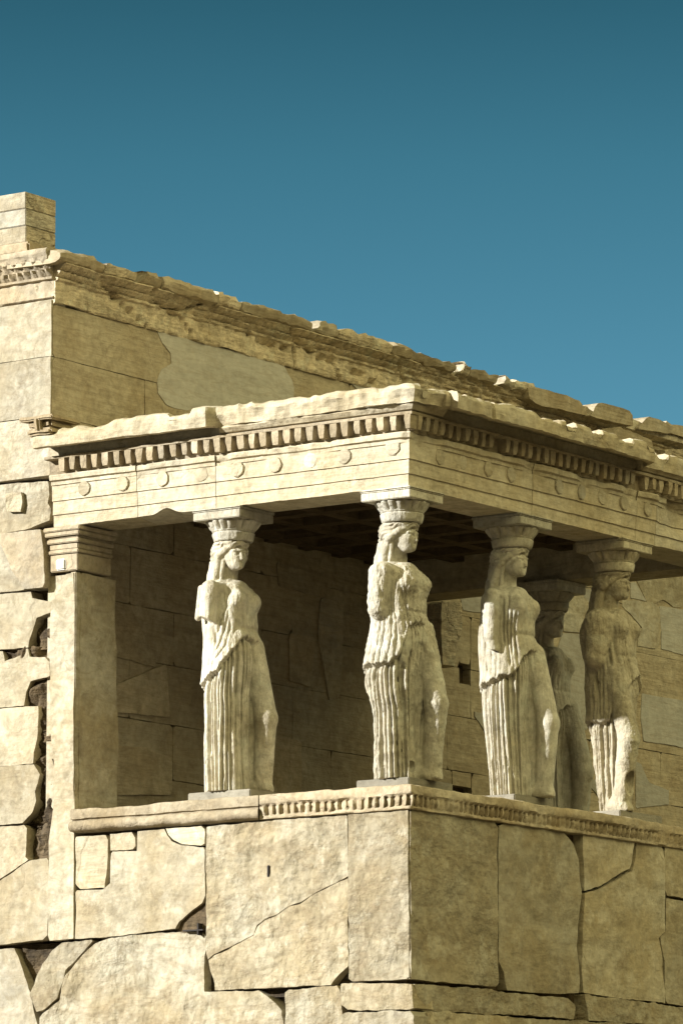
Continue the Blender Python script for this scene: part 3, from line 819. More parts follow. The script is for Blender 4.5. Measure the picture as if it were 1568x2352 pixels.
# dentils
def band(name, prof, step, mat, wear=.01, seed=1, rng=None, smooth=40, label=None):
    rows = []
    for st in porch_path(step):
        s = dist_along(st)
        if rng and not (rng[0] <= s <= rng[1]): continue
        row = []
        for j, (o, z) in enumerate(prof):
            if o < -.2: row.append(porch_point(st, o, z)); continue
            row.append(porch_point(st, o + wear * fbm(s, o, z, 4, seed + j * .1), z + wear * .5 * fbm(s, z, 3, 5, seed)))
        rows.append(row)
    return grid_mesh(name, rows, mat, porch, smooth=smooth, label=label)
def dentils():
    rnd = random.Random(3)
    back = band('dentil_course', [(-.44, 3.176), (.008, 3.176), (.012, 3.19), (.010, 3.309), (-.44, 3.309)], .06, M_CARVED, .004)
    p = .122
    def tooth(kind, s, wr):
        w = .076 * rnd.uniform(.86, 1.06); o1 = .105 - wr * rnd.uniform(0, .05); z0 = 3.188 + wr * rnd.uniform(0, .04); z1 = 3.310
        tw = rnd.uniform(-.006, .006)
        b2 = bmesh.new()
        bmesh.ops.create_cube(b2, size=1)
        bmesh.ops.subdivide_edges(b2, edges=b2.edges[:], cuts=2, use_grid_fill=True)
        sd = rnd.random() * 50
        for v in b2.verts:
            x, y, z = v.co
            k = 1 - (.45 + .5 * wr) * max(0, -z - .02) - .16 * max(0, y)         # taper to the foot
            n = noise.noise_vector(Vector((x * 2 + sd, y * 2, z * 2)))
            o = .0 + (y + .5) * o1 - (.018 * max(0, -z) * (y > 0)) + n.x * .008
            t = s + x * w * k + tw * z + n.y * .007
            zz = z0 + (z + .5) * (z1 - z0) + n.z * .004
            v.co = Vector((-o, t, zz)) if kind == 'W' else Vector((t, -o, zz))
        bm_to('dentil', b2, M_CARVED, back, smooth=50)
    y = 3.637
    while y > .0:
        tooth('W', y, .25 + .5 * max(0, nz3(y, 0, 0, 1.5))); y -= p
    x = .03
    while x < PW - .05:
        wr = .3 + .7 * max(0, nz3(x, 4, 0, 1.2))
        if rnd.random() > .05: tooth('S', x, wr)
        x += p
    tooth('W', -.055, .2)
dentils()
band('dentil_fillet', [(-.44, 3.311), (.085, 3.309), (.098, 3.312), (.100, 3.330), (.094, 3.337), (-.44, 3.337)], .05, M_CARVED, .006, 7)

# cornice: full projection by the wall, broken back in the middle and at the corner, jagged along the south
PROJ = [(-3.9, .265), (-2.9, .262), (-2.55, .245), (-2.35, .25), (-2.05, .255), (-1.97, .17), (-1.5, .165), (-.9, .185), (-.3, .19), (0, .20), (.3, .22), (.48, .27), (.52, .36), (1.02, .36), (1.06, .30), (1.10, .35), (2.0, .355), (3.0, .35), (3.55, .34), (3.58, .16), (6, .15)]
def cornice():
    rows = []
    for st in porch_path(.028):
        s = dist_along(st)
        pj = lerp(PROJ, s)
        chip = max(0, fbm(s, 2, 0, 2.4, 12.) - .12)
        lowchip = max(0, fbm(s, 7, 0, 1.9, 3.) - .15) * (1 if (-2.5 < s < 0.6) else .35)
        topz = 3.575 + .010 * fbm(s, 0, 5, 1.6, 2) - .05 * chip - (.035 if -2.45 < s < -2.2 else 0) + (.012 if -2.2 < s < -1.6 else 0)
        if s > .1: topz -= .018 + (.045 if nz3(round(s / .13) * .77, 2, 0, 3.1) > .12 else 0) + .02 * max(0, fbm(s, 1, 1, 9, 21.))
        lip = 3.388 if s < 0 else 3.372
        if -1.97 < s < .48: lip = 3.398
        rec = lerp([(-9, 1), (-2.02, 1), (-1.94, 0), (.46, 0), (.54, 1), (3.54, 1), (3.6, 0), (9, 0)], s)   # hollowed soffit
        mx = lambda p, q: tuple(u * rec + w_ * (1 - rec) for u, w_ in zip(p, q))
        prof = [(-.6, 3.339), (.03, 3.339), mx((.035, 3.44), (.105, 3.350)), mx((max(.06, pj - .095), 3.44), (.135, 3.385)), (max(.14, pj - .07), lip + .006), (pj - .03, lip), (pj - .004, lip + .004 + .05 * lowchip), (pj + .004, lip + .05), (pj + .006, lip + .10), (pj + .008 - .06 * chip, topz - .055), (pj - .012 - .09 * chip, topz - .02), (pj - .06 - .09 * chip, topz), (-.6, topz + .015)]
        row = []
        for j, (o, z) in enumerate(prof):
            if 3 < j < 12:
                amp = .010 if s < -2.5 else .020
                o += amp * (.6 * fbm(s, o, z * 2, 5, 31 + j * .12) - 1.9 * chunky(s, o * .5, z, 9.)); z += amp * (.3 * fbm(s, z, 9, 6, 8) - (.8 * chunky(s, z, 3, 9.) if j > 8 else 0))
                if -1.97 < s < .4 and j in (6, 7): o -= .045 * max(0, .4 + fbm(s, 11, 0, 1.4))
                if abs(s) < .35 and j >= 7: o -= .09 * (1 - abs(s) / .35) * (j - 6) / 5 * .3
            row.append(porch_point(st, o, z))
        rows.append(row)
    return grid_mesh('cornice', rows, M_ENTAB, porch, smooth=28)
cor = cornice()
# scrap of ornament left at the wall end of the cornice
def ornament():
    bm = bmesh.new()
    add_box(bm, -.30, .1, 3.60, 3.88, 3.50, 3.56, bev=.02, jit=.012, seed=2)
    add_box(bm, -.27, .08, 3.63, 3.90, 3.555, 3.64, bev=.025, jit=.02, seed=5)
    add_box(bm, -.32, .1, 3.58, 3.95, 3.635, 3.675, bev=.012, jit=.014, seed=9)
    add_box(bm, -.33, -.24, 3.72, 3.78, 3.52, 3.66, bev=.02, jit=.012, seed=12)
    bm_to('cornice_ornament', bm, M_CARVED, cor, 'broken carved scrap at the wall end of the cornice')
ornament()
# east side, seen from inside the porch: beam, cornice and parapet
box('east_beam', (PW - .46, PW - .002, .002, D - .02, 2.722, 3.40), M_ENTAB, porch, bev=.01, jit=.004)
box('east_cornice', (PW - .3, PW + .30, .35, D - .02, 3.405, 3.56), M_ENTAB, porch, bev=.02, jit=.01)
box('east_parapet', (PW - .42, PW - .003, .05, D - .02, -1.4, .20), M_WALL, porch, bev=.01)
box('roof_slab', (.45, PW - .3, .45, D - .02, 3.41, 3.555), M_WALL, porch, bev=0)
# coffered ceiling: beams crossing under the roof slab
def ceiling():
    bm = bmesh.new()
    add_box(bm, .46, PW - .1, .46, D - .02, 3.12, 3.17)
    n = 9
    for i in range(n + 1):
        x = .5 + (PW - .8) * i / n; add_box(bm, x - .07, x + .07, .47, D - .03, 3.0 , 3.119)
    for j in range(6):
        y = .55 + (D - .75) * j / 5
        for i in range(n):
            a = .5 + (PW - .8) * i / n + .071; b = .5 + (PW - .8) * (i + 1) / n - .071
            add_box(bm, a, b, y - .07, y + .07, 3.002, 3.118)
    bm_to('coffered_ceiling', bm, M_SHADE, porch)  # shade under the roof is painted into the ceiling colour
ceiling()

# ------------------------------------------------------------------ caryatids: carved as one field, then meshed
HX = .0063                                               # carving grid
class Field:
    def __init__(s, lo, hi, h=HX):
        s.h = h; s.lo = np.array(lo, np.float32)
        s.n = [int((b - a) / h) + 1 for a, b in zip(lo, hi)]
        s.ax = [np.float32(lo[i]) + np.arange(s.n[i], dtype=np.float32) * np.float32(h) for i in range(3)]
        s.F = np.full(s.n, 1.0, np.float32)
    def win(s, lo, hi):
        sl = []
        for i in range(3):
            a = int(max(0, math.floor((lo[i] - s.lo[i]) / s.h))); b = int(min(s.n[i], math.ceil((hi[i] - s.lo[i]) / s.h) + 1))
            sl.append(slice(a, max(a, b)))
        X = s.ax[0][sl[0]][:, None, None]; Y = s.ax[1][sl[1]][None, :, None]; Z = s.ax[2][sl[2]][None, None, :]
        return tuple(sl), X, Y, Z
    def add(s, lo, hi, fn, k=.02, sub=False):
        lo = [a - 2 * k - .02 for a in lo]; hi = [a + 2 * k + .02 for a in hi]
        sl, X, Y, Z = s.win(lo, hi)
        if min(q.stop - q.start for q in sl) <= 0: return
        d = fn(X, Y, Z).astype(np.float32)
        A = s.F[sl]
        if sub:
            d = -d; hh = np.clip(.5 - .5 * (A - d) / k, 0, 1); s.F[sl] = A * (1 - hh) + d * hh + k * hh * (1 - hh) if False else np.maximum(A, d) + np.square(np.maximum(k - np.abs(A - d), 0)) / (4 * k)
        else:
            s.F[sl] = np.minimum(A, d) - np.square(np.maximum(k - np.abs(A - d), 0)) / (4 * k)
    def ell(s, c, r, k=.02, sub=False, T=None):
        m = max(r)
        def fn(X, Y, Z):
            if T: X, Y = T(X, Y)
            u, v, w = (X - c[0]) / r[0], (Y - c[1]) / r[1], (Z - c[2]) / r[2]
            q = np.sqrt(u * u + v * v + w * w) + 1e-6
            g = np.sqrt((u / r[0]) ** 2 + (v / r[1]) ** 2 + (w / r[2]) ** 2) + 1e-6
            return q * (q - 1) / g
        e_ = .06 if T else 0
        s.add([c[0] - m - e_, c[1] - m - e_, c[2] - r[2]], [c[0] + m + e_, c[1] + m + e_, c[2] + r[2]], fn, k, sub)
    def cap(s, a, b, ra, rb, k=.02, sub=False, cutz=None, T=None, wave=None):
        a, b = np.array(a, float), np.array(b, float); ba = b - a; L2 = float(ba @ ba)
        def fn(X, Y, Z):
            if T: X, Y = T(X, Y)
            t = np.clip(((X - a[0]) * ba[0] + (Y - a[1]) * ba[1] + (Z - a[2]) * ba[2]) / L2, 0, 1)
            d = np.sqrt((X - a[0] - ba[0] * t) ** 2 + (Y - a[1] - ba[1] * t) ** 2 + (Z - a[2] - ba[2] * t) ** 2) - (ra + (rb - ra) * t)
            if wave: d = d + wave[0] * np.sin(t * wave[1] + wave[2] * (X + Y))
            if cutz is not None: d = np.maximum(d, (cutz[0] + cutz[1] * (Y - a[1]) + cutz[2] * (X - a[0])) - Z)
            return d
        m = max(ra, rb) + (.06 if T else 0)
        s.add(np.minimum(a, b) - m, np.maximum(a, b) + m, fn, k, sub)
    def mesh(s):
        F = s.F; S_ = F < 0
        c = np.zeros([n - 1 for n in s.n], np.uint8)
        for i in (0, 1):
            for j in (0, 1):
                for k in (0, 1):
                    c += S_[i:s.n[0] - 1 + i, j:s.n[1] - 1 + j, k:s.n[2] - 1 + k]
        act = (c > 0) & (c < 8)
        I = np.argwhere(act)
        idx = np.full(act.shape, -1, np.int32); idx[act] = np.arange(len(I))
        P = np.zeros((len(I), 3), np.float64); cnt = np.zeros(len(I))
        cor = [(i, j, k) for i in (0, 1) for j in (0, 1) for k in (0, 1)]
        for a in cor:
            for ax in range(3):
                if a[ax] == 0:
                    b = list(a); b[ax] = 1
                    va = F[I[:, 0] + a[0], I[:, 1] + a[1], I[:, 2] + a[2]]; vb = F[I[:, 0] + b[0], I[:, 1] + b[1], I[:, 2] + b[2]]
                    m = (va < 0) != (vb < 0)
                    t = np.where(m, va / np.where(m, va - vb, 1), 0)
                    p = np.tile(np.array(a, float), (len(I), 1)); p[:, ax] += t
                    P += p * m[:, None]; cnt += m
        P = (I + P / cnt[:, None]) * s.h + s.lo
        quads = []
        for ax in range(3):
            u, v = [(1, 2), (2, 0), (0, 1)][ax]
            sa = [slice(None)] * 3; sb = [slice(None)] * 3
            sa[ax] = slice(0, s.n[ax] - 1); sb[ax] = slice(1, s.n[ax])
            ch = S_[tuple(sa)] != S_[tuple(sb)]
            E = np.argwhere(ch)
            E = E[(E[:, u] > 0) & (E[:, v] > 0) & (E[:, u] < s.n[u] - 1) & (E[:, v] < s.n[v] - 1)]
            first = S_[E[:, 0], E[:, 1], E[:, 2]]
            def cell(du, dv):
                q = E.copy(); q[:, u] -= du; q[:, v] -= dv; return idx[q[:, 0], q[:, 1], q[:, 2]]
            Q = np.stack([cell(1, 1), cell(0, 1), cell(0, 0), cell(1, 0)], 1)
            Q[~first] = Q[~first][:, ::-1]
            quads.append(Q)
        return P, np.concatenate(quads)

CA, SA = .577, .817          # how the two body axes showed in the measured picture
def caryatid_mesh(name, prm):
    rnd = random.Random(prm['seed'])
    ZN, TN = 560, 900
    zs = np.linspace(0, 2.24, ZN); th = np.linspace(-math.pi, math.pi, TN, endpoint=False)    # th: 0 front, + to the statue's right
    tz, tL, tR = np.array(prm['sil']).T
    L = np.interp(zs, tz, tL); R = np.interp(zs, tz, tR)
    ker = np.hanning(31); ker /= ker.sum()
    sm = lambda q: np.convolve(np.pad(q, 15, 'edge'), ker, 'valid')
    L, R = sm(L), sm(R)
    half = (R - L) / 2; ch = (R + L) / 2
    az = np.interp(zs, [0, .5, .85, 1.1, 1.34, 1.6, 1.7, 1.76, 1.82, 1.89, 2.2], prm.get('wid', [.265, .275, .285, .28, .24, .235, .235, .215, .16, .06, .02]))
    az = np.minimum(sm(az), half / CA * .86)
    bz = np.sqrt(np.maximum(half ** 2 - (CA * az) ** 2, 1e-5)) / SA
    cf = ch / SA
    phi = np.arctan2(CA * az, SA * bz)
    Rm = 1 / ((np.abs(np.sin(th))[None] / az[:, None]) ** 2.25 + (np.abs(np.cos(th))[None] / bz[:, None]) ** 2.25) ** (1 / 2.25)
    base = Rm.copy()
    def img(x, y):
        """picture position on this statue -> (theta, z)"""
        z = (prm['y0'] - y) * .001178; h = (x - prm['x0']) * .001178
        i = min(ZN - 1, max(0, int(z / 2.24 * (ZN - 1))))
        q = max(-.985, min(.985, (h - ch[i]) / half[i]))
        return math.acos(q) - phi[i], z
    dth = lambda t0: (th[None] - np.asarray(t0)[:, None] + math.pi) % (2 * math.pi) - math.pi
    def groove(pts, width, depth, D_, wob=.0, sharp=1.5):
        pts = sorted(pts, key=lambda p: p[1])
        pz = [p[1] for p in pts]; pt = [p[0] for p in pts]
        t0 = np.interp(zs, pz, pt)
        if wob:
            ph = rnd.uniform(0, 6); t0 = t0 + wob * (np.sin(zs * 5 + ph) * .7 + np.sin(zs * 13 + ph * 2) * .35 + .10 * np.sin(zs * 41 + ph))
        env = np.clip((zs - pz[0]) / .05 + .0, 0, 1) * np.clip((pz[-1] - zs) / (.12 if D_ is up else .05), 0, 1)
        arc = dth(t0) * base
        D_ -= depth * env[:, None] * np.exp(-np.abs(arc / width) ** sharp)
    sk = np.zeros_like(Rm)                                   # skirt relief
    up = np.zeros_like(Rm)                                   # overfold relief
    # --- skirt pleats all round, sparing the smooth leg
    t = prm['pleat'][0]
    while t < prm['pleat'][1]:
        d = rnd.uniform(.030, .055); w = rnd.uniform(.0095, .013)
        zt = 1.34 if rnd.random() < .8 else rnd.uniform(.6, 1.1)
        drift = rnd.uniform(-.07, .07)
        groove([(t + drift, zt), (t, -.1)], w, d * prm.get('pdepth', 1), sk, wob=rnd.uniform(.004, .014))
        step = rnd.uniform(.12, .21)
        if rnd.random() < .75:
            zz = rnd.uniform(.7, 1.34); groove([(t + step * rnd.uniform(.4, .6) + drift, zz), (t + step * .5, rnd.choice([-.1, -.1, .15, .3]))], .008, rnd.uniform(.012, .026), sk, wob=.012)
        t += step
    # broad soft swell between the folds
    sk += .006 * np.sin(th[None] * 11 + np.sin(zs * 3)[:, None])
    for pts, w, d in prm.get('sgrooves', []): groove([img(*p) for p in pts], w, d, sk, .006)
    for pts, w, d in prm.get('ugrooves', []): groove([img(*p) for p in pts], w, d, up, .006)
    # finer falling folds over chest and flank, and the cinched waist
    tf = prm.get('fold0', -.1)
    while tf < 1.9:
        zt_ = rnd.uniform(1.55, 1.72); lean = rnd.uniform(-.10, .10)
        groove([(tf, .85), (tf + lean * .4, 1.3), (tf + lean, zt_)], rnd.uniform(.008, .011), rnd.uniform(.008, .019) * prm.get('fold', 1), up, rnd.uniform(.01, .03))
        tf += rnd.uniform(.13, .24)
    cin = np.exp(-((zs - 1.405) / .020) ** 2)[:, None] * np.clip((.9 - np.abs(th[None] + .1)) / .3, 0, 1)
    up -= .014 * cin
    # folds on the back of the cloak
    tb = 1.9
    while tb < 4.3:
        groove([(tb, .8), (tb + rnd.uniform(-.1, .1), 1.7)], .012, rnd.uniform(.008, .018), up, .03); tb += rnd.uniform(.16, .3)
    # --- hem of the overfold as a height over theta
    hp = sorted([img(*p) for p in prm['hem']])
    ht = [p[0] for p in hp]; hz = [p[1] for p in hp]
    ht = [ht[0] - 1.2] + ht + [ht[-1] + .8, ht[-1] + 1.6]; hz = [hz[0] - .30] + hz + [hz[-1] - .08, hz[-1] - .02]
    thw = (th - (ht[0] + .0)) % (2 * math.pi) + ht[0]
    hem = np.interp(thw, ht, hz)
    n1 = lambda q, f, sd: np.array([noise.noise(Vector((v * f, sd, prm['seed']))) for v in q])
    hem = hem + .030 * n1(thw, 4.5, 1.) + .020 * n1(thw, 11., 2.) + .012 * n1(thw, 24., 3.)
    dz = zs[:, None] - hem[None]
    lay = 1 / (1 + np.exp(-np.clip(dz / .0035, -40, 40)))
    lip = np.exp(-np.clip(dz, 0, None) / .07) * lay
    lump = np.clip(.5 + .9 * n1(thw, 6., 5.) + .5 * n1(thw, 17., 6.), 0, 1.2)[None] * np.ones_like(dz)
    sk = np.maximum(sk, -.042)
    relief = sk * (1 - lay) + lay * (up + .010 + prm.get('lip', .022) * lip * (.55 + .6 * lump))
    under = np.exp(-np.abs(dz + .022) / .018) * (1 - lay)
    relief -= .020 * under
    fade = np.clip((1.84 - zs) / .08, 0, 1)[:, None]
    Rm = np.maximum(Rm + relief * fade, .004)
    lo, hi = (-.47, -.43, -.02), (.47, .47, 2.235)
    G = Field(lo, hi)
    # trunk
    def trunk(X, Y, Z):
        zi = np.clip((Z[0, 0] / 2.24 * (ZN - 1)), 0, ZN - 1)
        i0 = np.clip(zi.astype(int), 0, ZN - 2); fz = (zi - i0).astype(np.float32)
        c = np.interp(Z[0, 0], zs, cf).astype(np.float32)
        out = np.empty((X.shape[0], Y.shape[1], Z.shape[2]), np.float32)
        for k in range(Z.shape[2]):
            dy = Y[:, :, 0] - c[k]; x = X[:, :, 0]
            rho = np.sqrt(x * x + dy * dy); a = np.arctan2(-x, dy)
            row = Rm[i0[k]] * (1 - fz[k]) + Rm[i0[k] + 1] * fz[k]
            rr = np.interp(a.ravel(), np.r_[th, math.pi], np.r_[row, row[0]]).reshape(a.shape)
            out[:, :, k] = (rho - rr) * .85
        return np.maximum(np.maximum(out, -Z), Z - 1.90)
    G.add((-.5, -.5, -.1), (.5, .5, 1.90), trunk, .004)
    sx = prm['leg']                                          # +1: left leg bent, -1: right leg bent
    kn = prm['knee']
    G.cap((sx * .12, kn[0] - .125, 1.25), (sx * .125, kn[0] + .015, .64), .098, .096, .03)
    G.cap((sx * .125, kn[0] + .012, .64), (sx * .125, kn[1], .06), .094, .084, .03)
    G.cap((sx * .12, kn[1] - .06, .05), (sx * .125, kn[1] + .05, .02), .085, .06, .04)
    for q in range(5): G.cap((sx * .12 - .05 + .022 * q, kn[1] + .04, .022), (sx * .12 - .052 + .024 * q, kn[1] + .095 - .006 * abs(q - 1), .018), .016, .013, .008)
    # chest, shoulders
    bf = prm.get('bust', .125)
    for s in (-1, 1):
        G.ell((s * .105, bf - .005, 1.655), (.084, .080, .085), .05)
        G.ell((s * .185, -.045, 1.745), (.090, .090, .068), .035)
    G.ell((0, .055, 1.75), (.13, .075, .09), .06)
    arm = prm['arm']
    if arm == 'upper':
        G.cap((-.252, -.060, 1.745), (-.282, -.065, 1.36), .079, .074, .004, cutz=(1.465, -.45, -.3))
        G.cap((-.25, -.155, 1.76), (-.292, -.160, 1.50), .030, .026, .014)
        G.cap((-.222, -.06, 1.40), (-.228, -.04, 1.20), .042, .040, .008)
    elif arm == 'long':
        G.cap((-.245, -.050, 1.745), (-.276, -.045, 1.38), .070, .066, .005)
        G.cap((-.274, -.045, 1.38), (-.274, -.02, 1.27), .058, .050, .006, cutz=(1.27, -.3, 0))
    elif arm == 'worn':
        G.cap((-.225, -.05, 1.74), (-.262, -.07, 1.42), .095, .070, .05)
    elif arm == 'round':
        G.cap((-.22, -.04, 1.70), (-.26, -.05, 1.38), .12, .085, .05)
    G.cap((.248, -.04, 1.735), (.285, -.03, 1.30), .082, .07, .02, cutz=(1.42, .2, .1))
    # neck, head
    ya = prm.get('yaw', .0); cy, sy = math.cos(ya), math.sin(ya)
    T = lambda X, Y: (X * cy + (Y + .02) * sy, -X * sy + (Y + .02) * cy - .02)
    G.cap((0, -.075, 1.72), (0, -.035, 2.0), .088, .070, .035)
    G.ell((0, -.03, 2.085), (.115, .135, .125), .02, T=T)
    G.ell((0, .030, 2.050), (.098, .115, .112), .015, T=T)          # face
    G.ell((0, .070, 1.975), (.062, .066, .048), .03, T=T)           # jaw
    G.ell((0, .108, 1.952), (.030, .026, .024), .02, T=T)           # chin
    for s in (-1, 1):
        G.ell((s * .040, .140, 2.062), (.024, .018, .012), .010, sub=True, T=T)
        G.ell((s * .040, .118, 2.060), (.020, .016, .011), .004, T=T)
        G.cap((s * .010, .142, 2.088), (s * .066, .116, 2.088), .008, .008, .014, T=T)
    G.cap((0, .138, 2.078), (0, .152, 2.018), .009, .014, .010, T=T)
    G.cap((-.018, .126, 1.984), (.018, .126, 1.984), .009, .009, .010, T=T)
    G.cap((-.024, .1355, 1.9925), (.024, .1355, 1.9925), .004, .004, .004, sub=True, T=T)
    # hair: swept back from a middle parting in waves, over the ears, with a thick fall behind
    for s in (-1, 1):
        prev = None
        for q in range(11):
            a = q / 10
            ang = s * (.05 + a * 1.55)
            p = (math.sin(ang) * (.100 + .026 * a), .005 + math.cos(ang) * .120 - .045 * a, 2.162 - .125 * a ** 1.5)
            rr = .022 + .012 * a + .004 * math.sin(q * 2.2)
            if prev is not None: G.cap(prev, p, pr_, rr, .006, T=T)
            prev, pr_ = p, rr
        G.ell((s * .082, -.070, 2.10), (.070, .105, .090), .010, T=T)
    G.ell((0, -.015, 2.160), (.150, .160, .050), .015, T=T)
    G.cap((0, -.13, 2.07), (0, -.165, 1.90), .088, .085, .02)
    G.cap((0, -.165, 1.90), (0, -.205, 1.72), .085, .095, .02)
    G.cap((0, -.205, 1.72), (0, -.21, 1.46), .085, .05, .03)
    for s in (-1, 1):
        G.cap((s * .100, -.075, 2.03), (s * .108, -.115, 1.88), .040, .042, .010)
        G.cap((s * .108, -.115, 1.88), (s * .125, -.125, 1.75), .042, .046, .012)
        if prm.get('locks', 1): G.cap((s * .098, -.035, 2.02), (s * .100, -.060, 1.80), .020, .019, .006)
    for c, r in prm.get('bites', []): G.ell(c, r, .012, sub=True)
    for a, b, ra, rb in prm.get('lumps', []): G.cap(a, b, ra, rb, .015)
    G.F = np.maximum(G.F, -(G.ax[2][None, None, :] - .001) * np.ones_like(G.F))
    P, Q = G.mesh()
    P[:, 1] *= -1                                           # facing -y
    me = bpy.data.meshes.new(name)
    me.vertices.add(len(P)); me.vertices.foreach_set('co', P.astype(np.float32).ravel())
    me.loops.add(len(Q) * 4); me.loops.foreach_set('vertex_index', Q.astype(np.int32).ravel())
    me.polygons.add(len(Q)); me.polygons.foreach_set('loop_start', np.arange(0, len(Q) * 4, 4, dtype=np.int32))
    me.update(calc_edges=True); me.validate()
    # weathering of the surface
    er = prm.get('erode', .004)
    nrm = np.empty(len(me.vertices) * 3, np.float32); me.vertices.foreach_get('normal', nrm); nrm = nrm.reshape(-1, 3)
    co = np.empty(len(me.vertices) * 3, np.float32); me.vertices.foreach_get('co', co); co = co.reshape(-1, 3)
    dd = np.array([noise.fractal(Vector((v[0] * 9 + prm['seed'], v[1] * 9, v[2] * 9)), .9, 2.1, 4) for v in co], np.float32)
    hx, hf = co[:, 0] * cy + (-co[:, 1] + .02) * sy, -co[:, 0] * sy + (-co[:, 1] + .02) * cy - .02
    hl = -.015 + .130 * np.cos(np.clip(np.abs(hx) / .125, 0, 1) * 1.5)
    hair = np.clip((hl - .0 - hf + (co[:, 2] - 2.08) * .9) / .012, 0, 1) * (co[:, 2] > 1.76) * (co[:, 2] < 2.176)
    hair *= np.clip((np.sqrt(hx ** 2 + (hf + .02) ** 2) - .092) / .01, 0, 1)
    ang_ = np.arctan2(hx, hf)
    wv = np.where(co[:, 2] > 2.02, np.sin(co[:, 2] * 190 + np.sin(ang_ * 7) * 1.6 + np.abs(ang_) * 9), np.sin(ang_ * 20 + np.sin(co[:, 2] * 46) * 1.3))
    co += nrm * (hair * .0050 * wv)[:, None]
    co += nrm * (np.minimum(dd, .4) * er * np.where((co[:, 2] > 1.92), .6, 1))[:, None]
    ro = prm.get('rough', 0)
    if ro:
        rr = np.array([noise.fractal(Vector((v[0] * 16, v[1] * 16, v[2] * 4.5)), .8, 2.2, 3) if 1.0 < v[2] < 1.84 else 0 for v in co], np.float32)
        zf_ = np.clip((co[:, 2] - .98) / .1, 0, 1) * np.clip((1.84 - co[:, 2]) / .08, 0, 1)
        co += nrm * (-np.abs(rr) * ro * zf_)[:, None]
    me.vertices.foreach_set('co', co.ravel()); me.update()
    me.shade_smooth()
    return me

SIL_A = [(0, -.238, .225), (.25, -.240, .215), (.5, -.243, .21), (.67, -.243, .215), (.84, -.248, .215), (.98, -.245, .23), (1.14, -.240, .235), (1.25, -.238, .222), (1.34, -.240, .205), (1.45, -.25, .195), (1.6, -.265, .18), (1.7, -.262, .150), (1.76, -.255, .115), (1.81, -.225, .06), (1.87, -.13, .0), (2.3, -.05, .0)]
SIL_B = [(0, -.235, .210), (.25, -.24, .20), (.5, -.247, .195), (.60, -.252, .195), (.67, -.275, .197), (.84, -.305, .20), (1.02, -.30, .212), (1.14, -.275, .225), (1.25, -.252, .213), (1.34, -.240, .195), (1.45, -.265, .185), (1.6, -.265, .18), (1.7, -.262, .150), (1.76, -.255, .115), (1.81, -.225, .06), (1.87, -.13, .0), (2.3, -.05, .0)]
SIL_C = [(0, -.205, .220), (.21, -.217, .215), (.5, -.240, .21), (.74, -.258, .21), (.92, -.265, .215), (1.1, -.275, .222), (1.25, -.285, .205), (1.34, -.285, .19), (1.45, -.285, .175), (1.6, -.265, .18), (1.7, -.262, .150), (1.76, -.255, .115), (1.81, -.225, .06), (1.87, -.13, .0), (2.3, -.05, .0)]
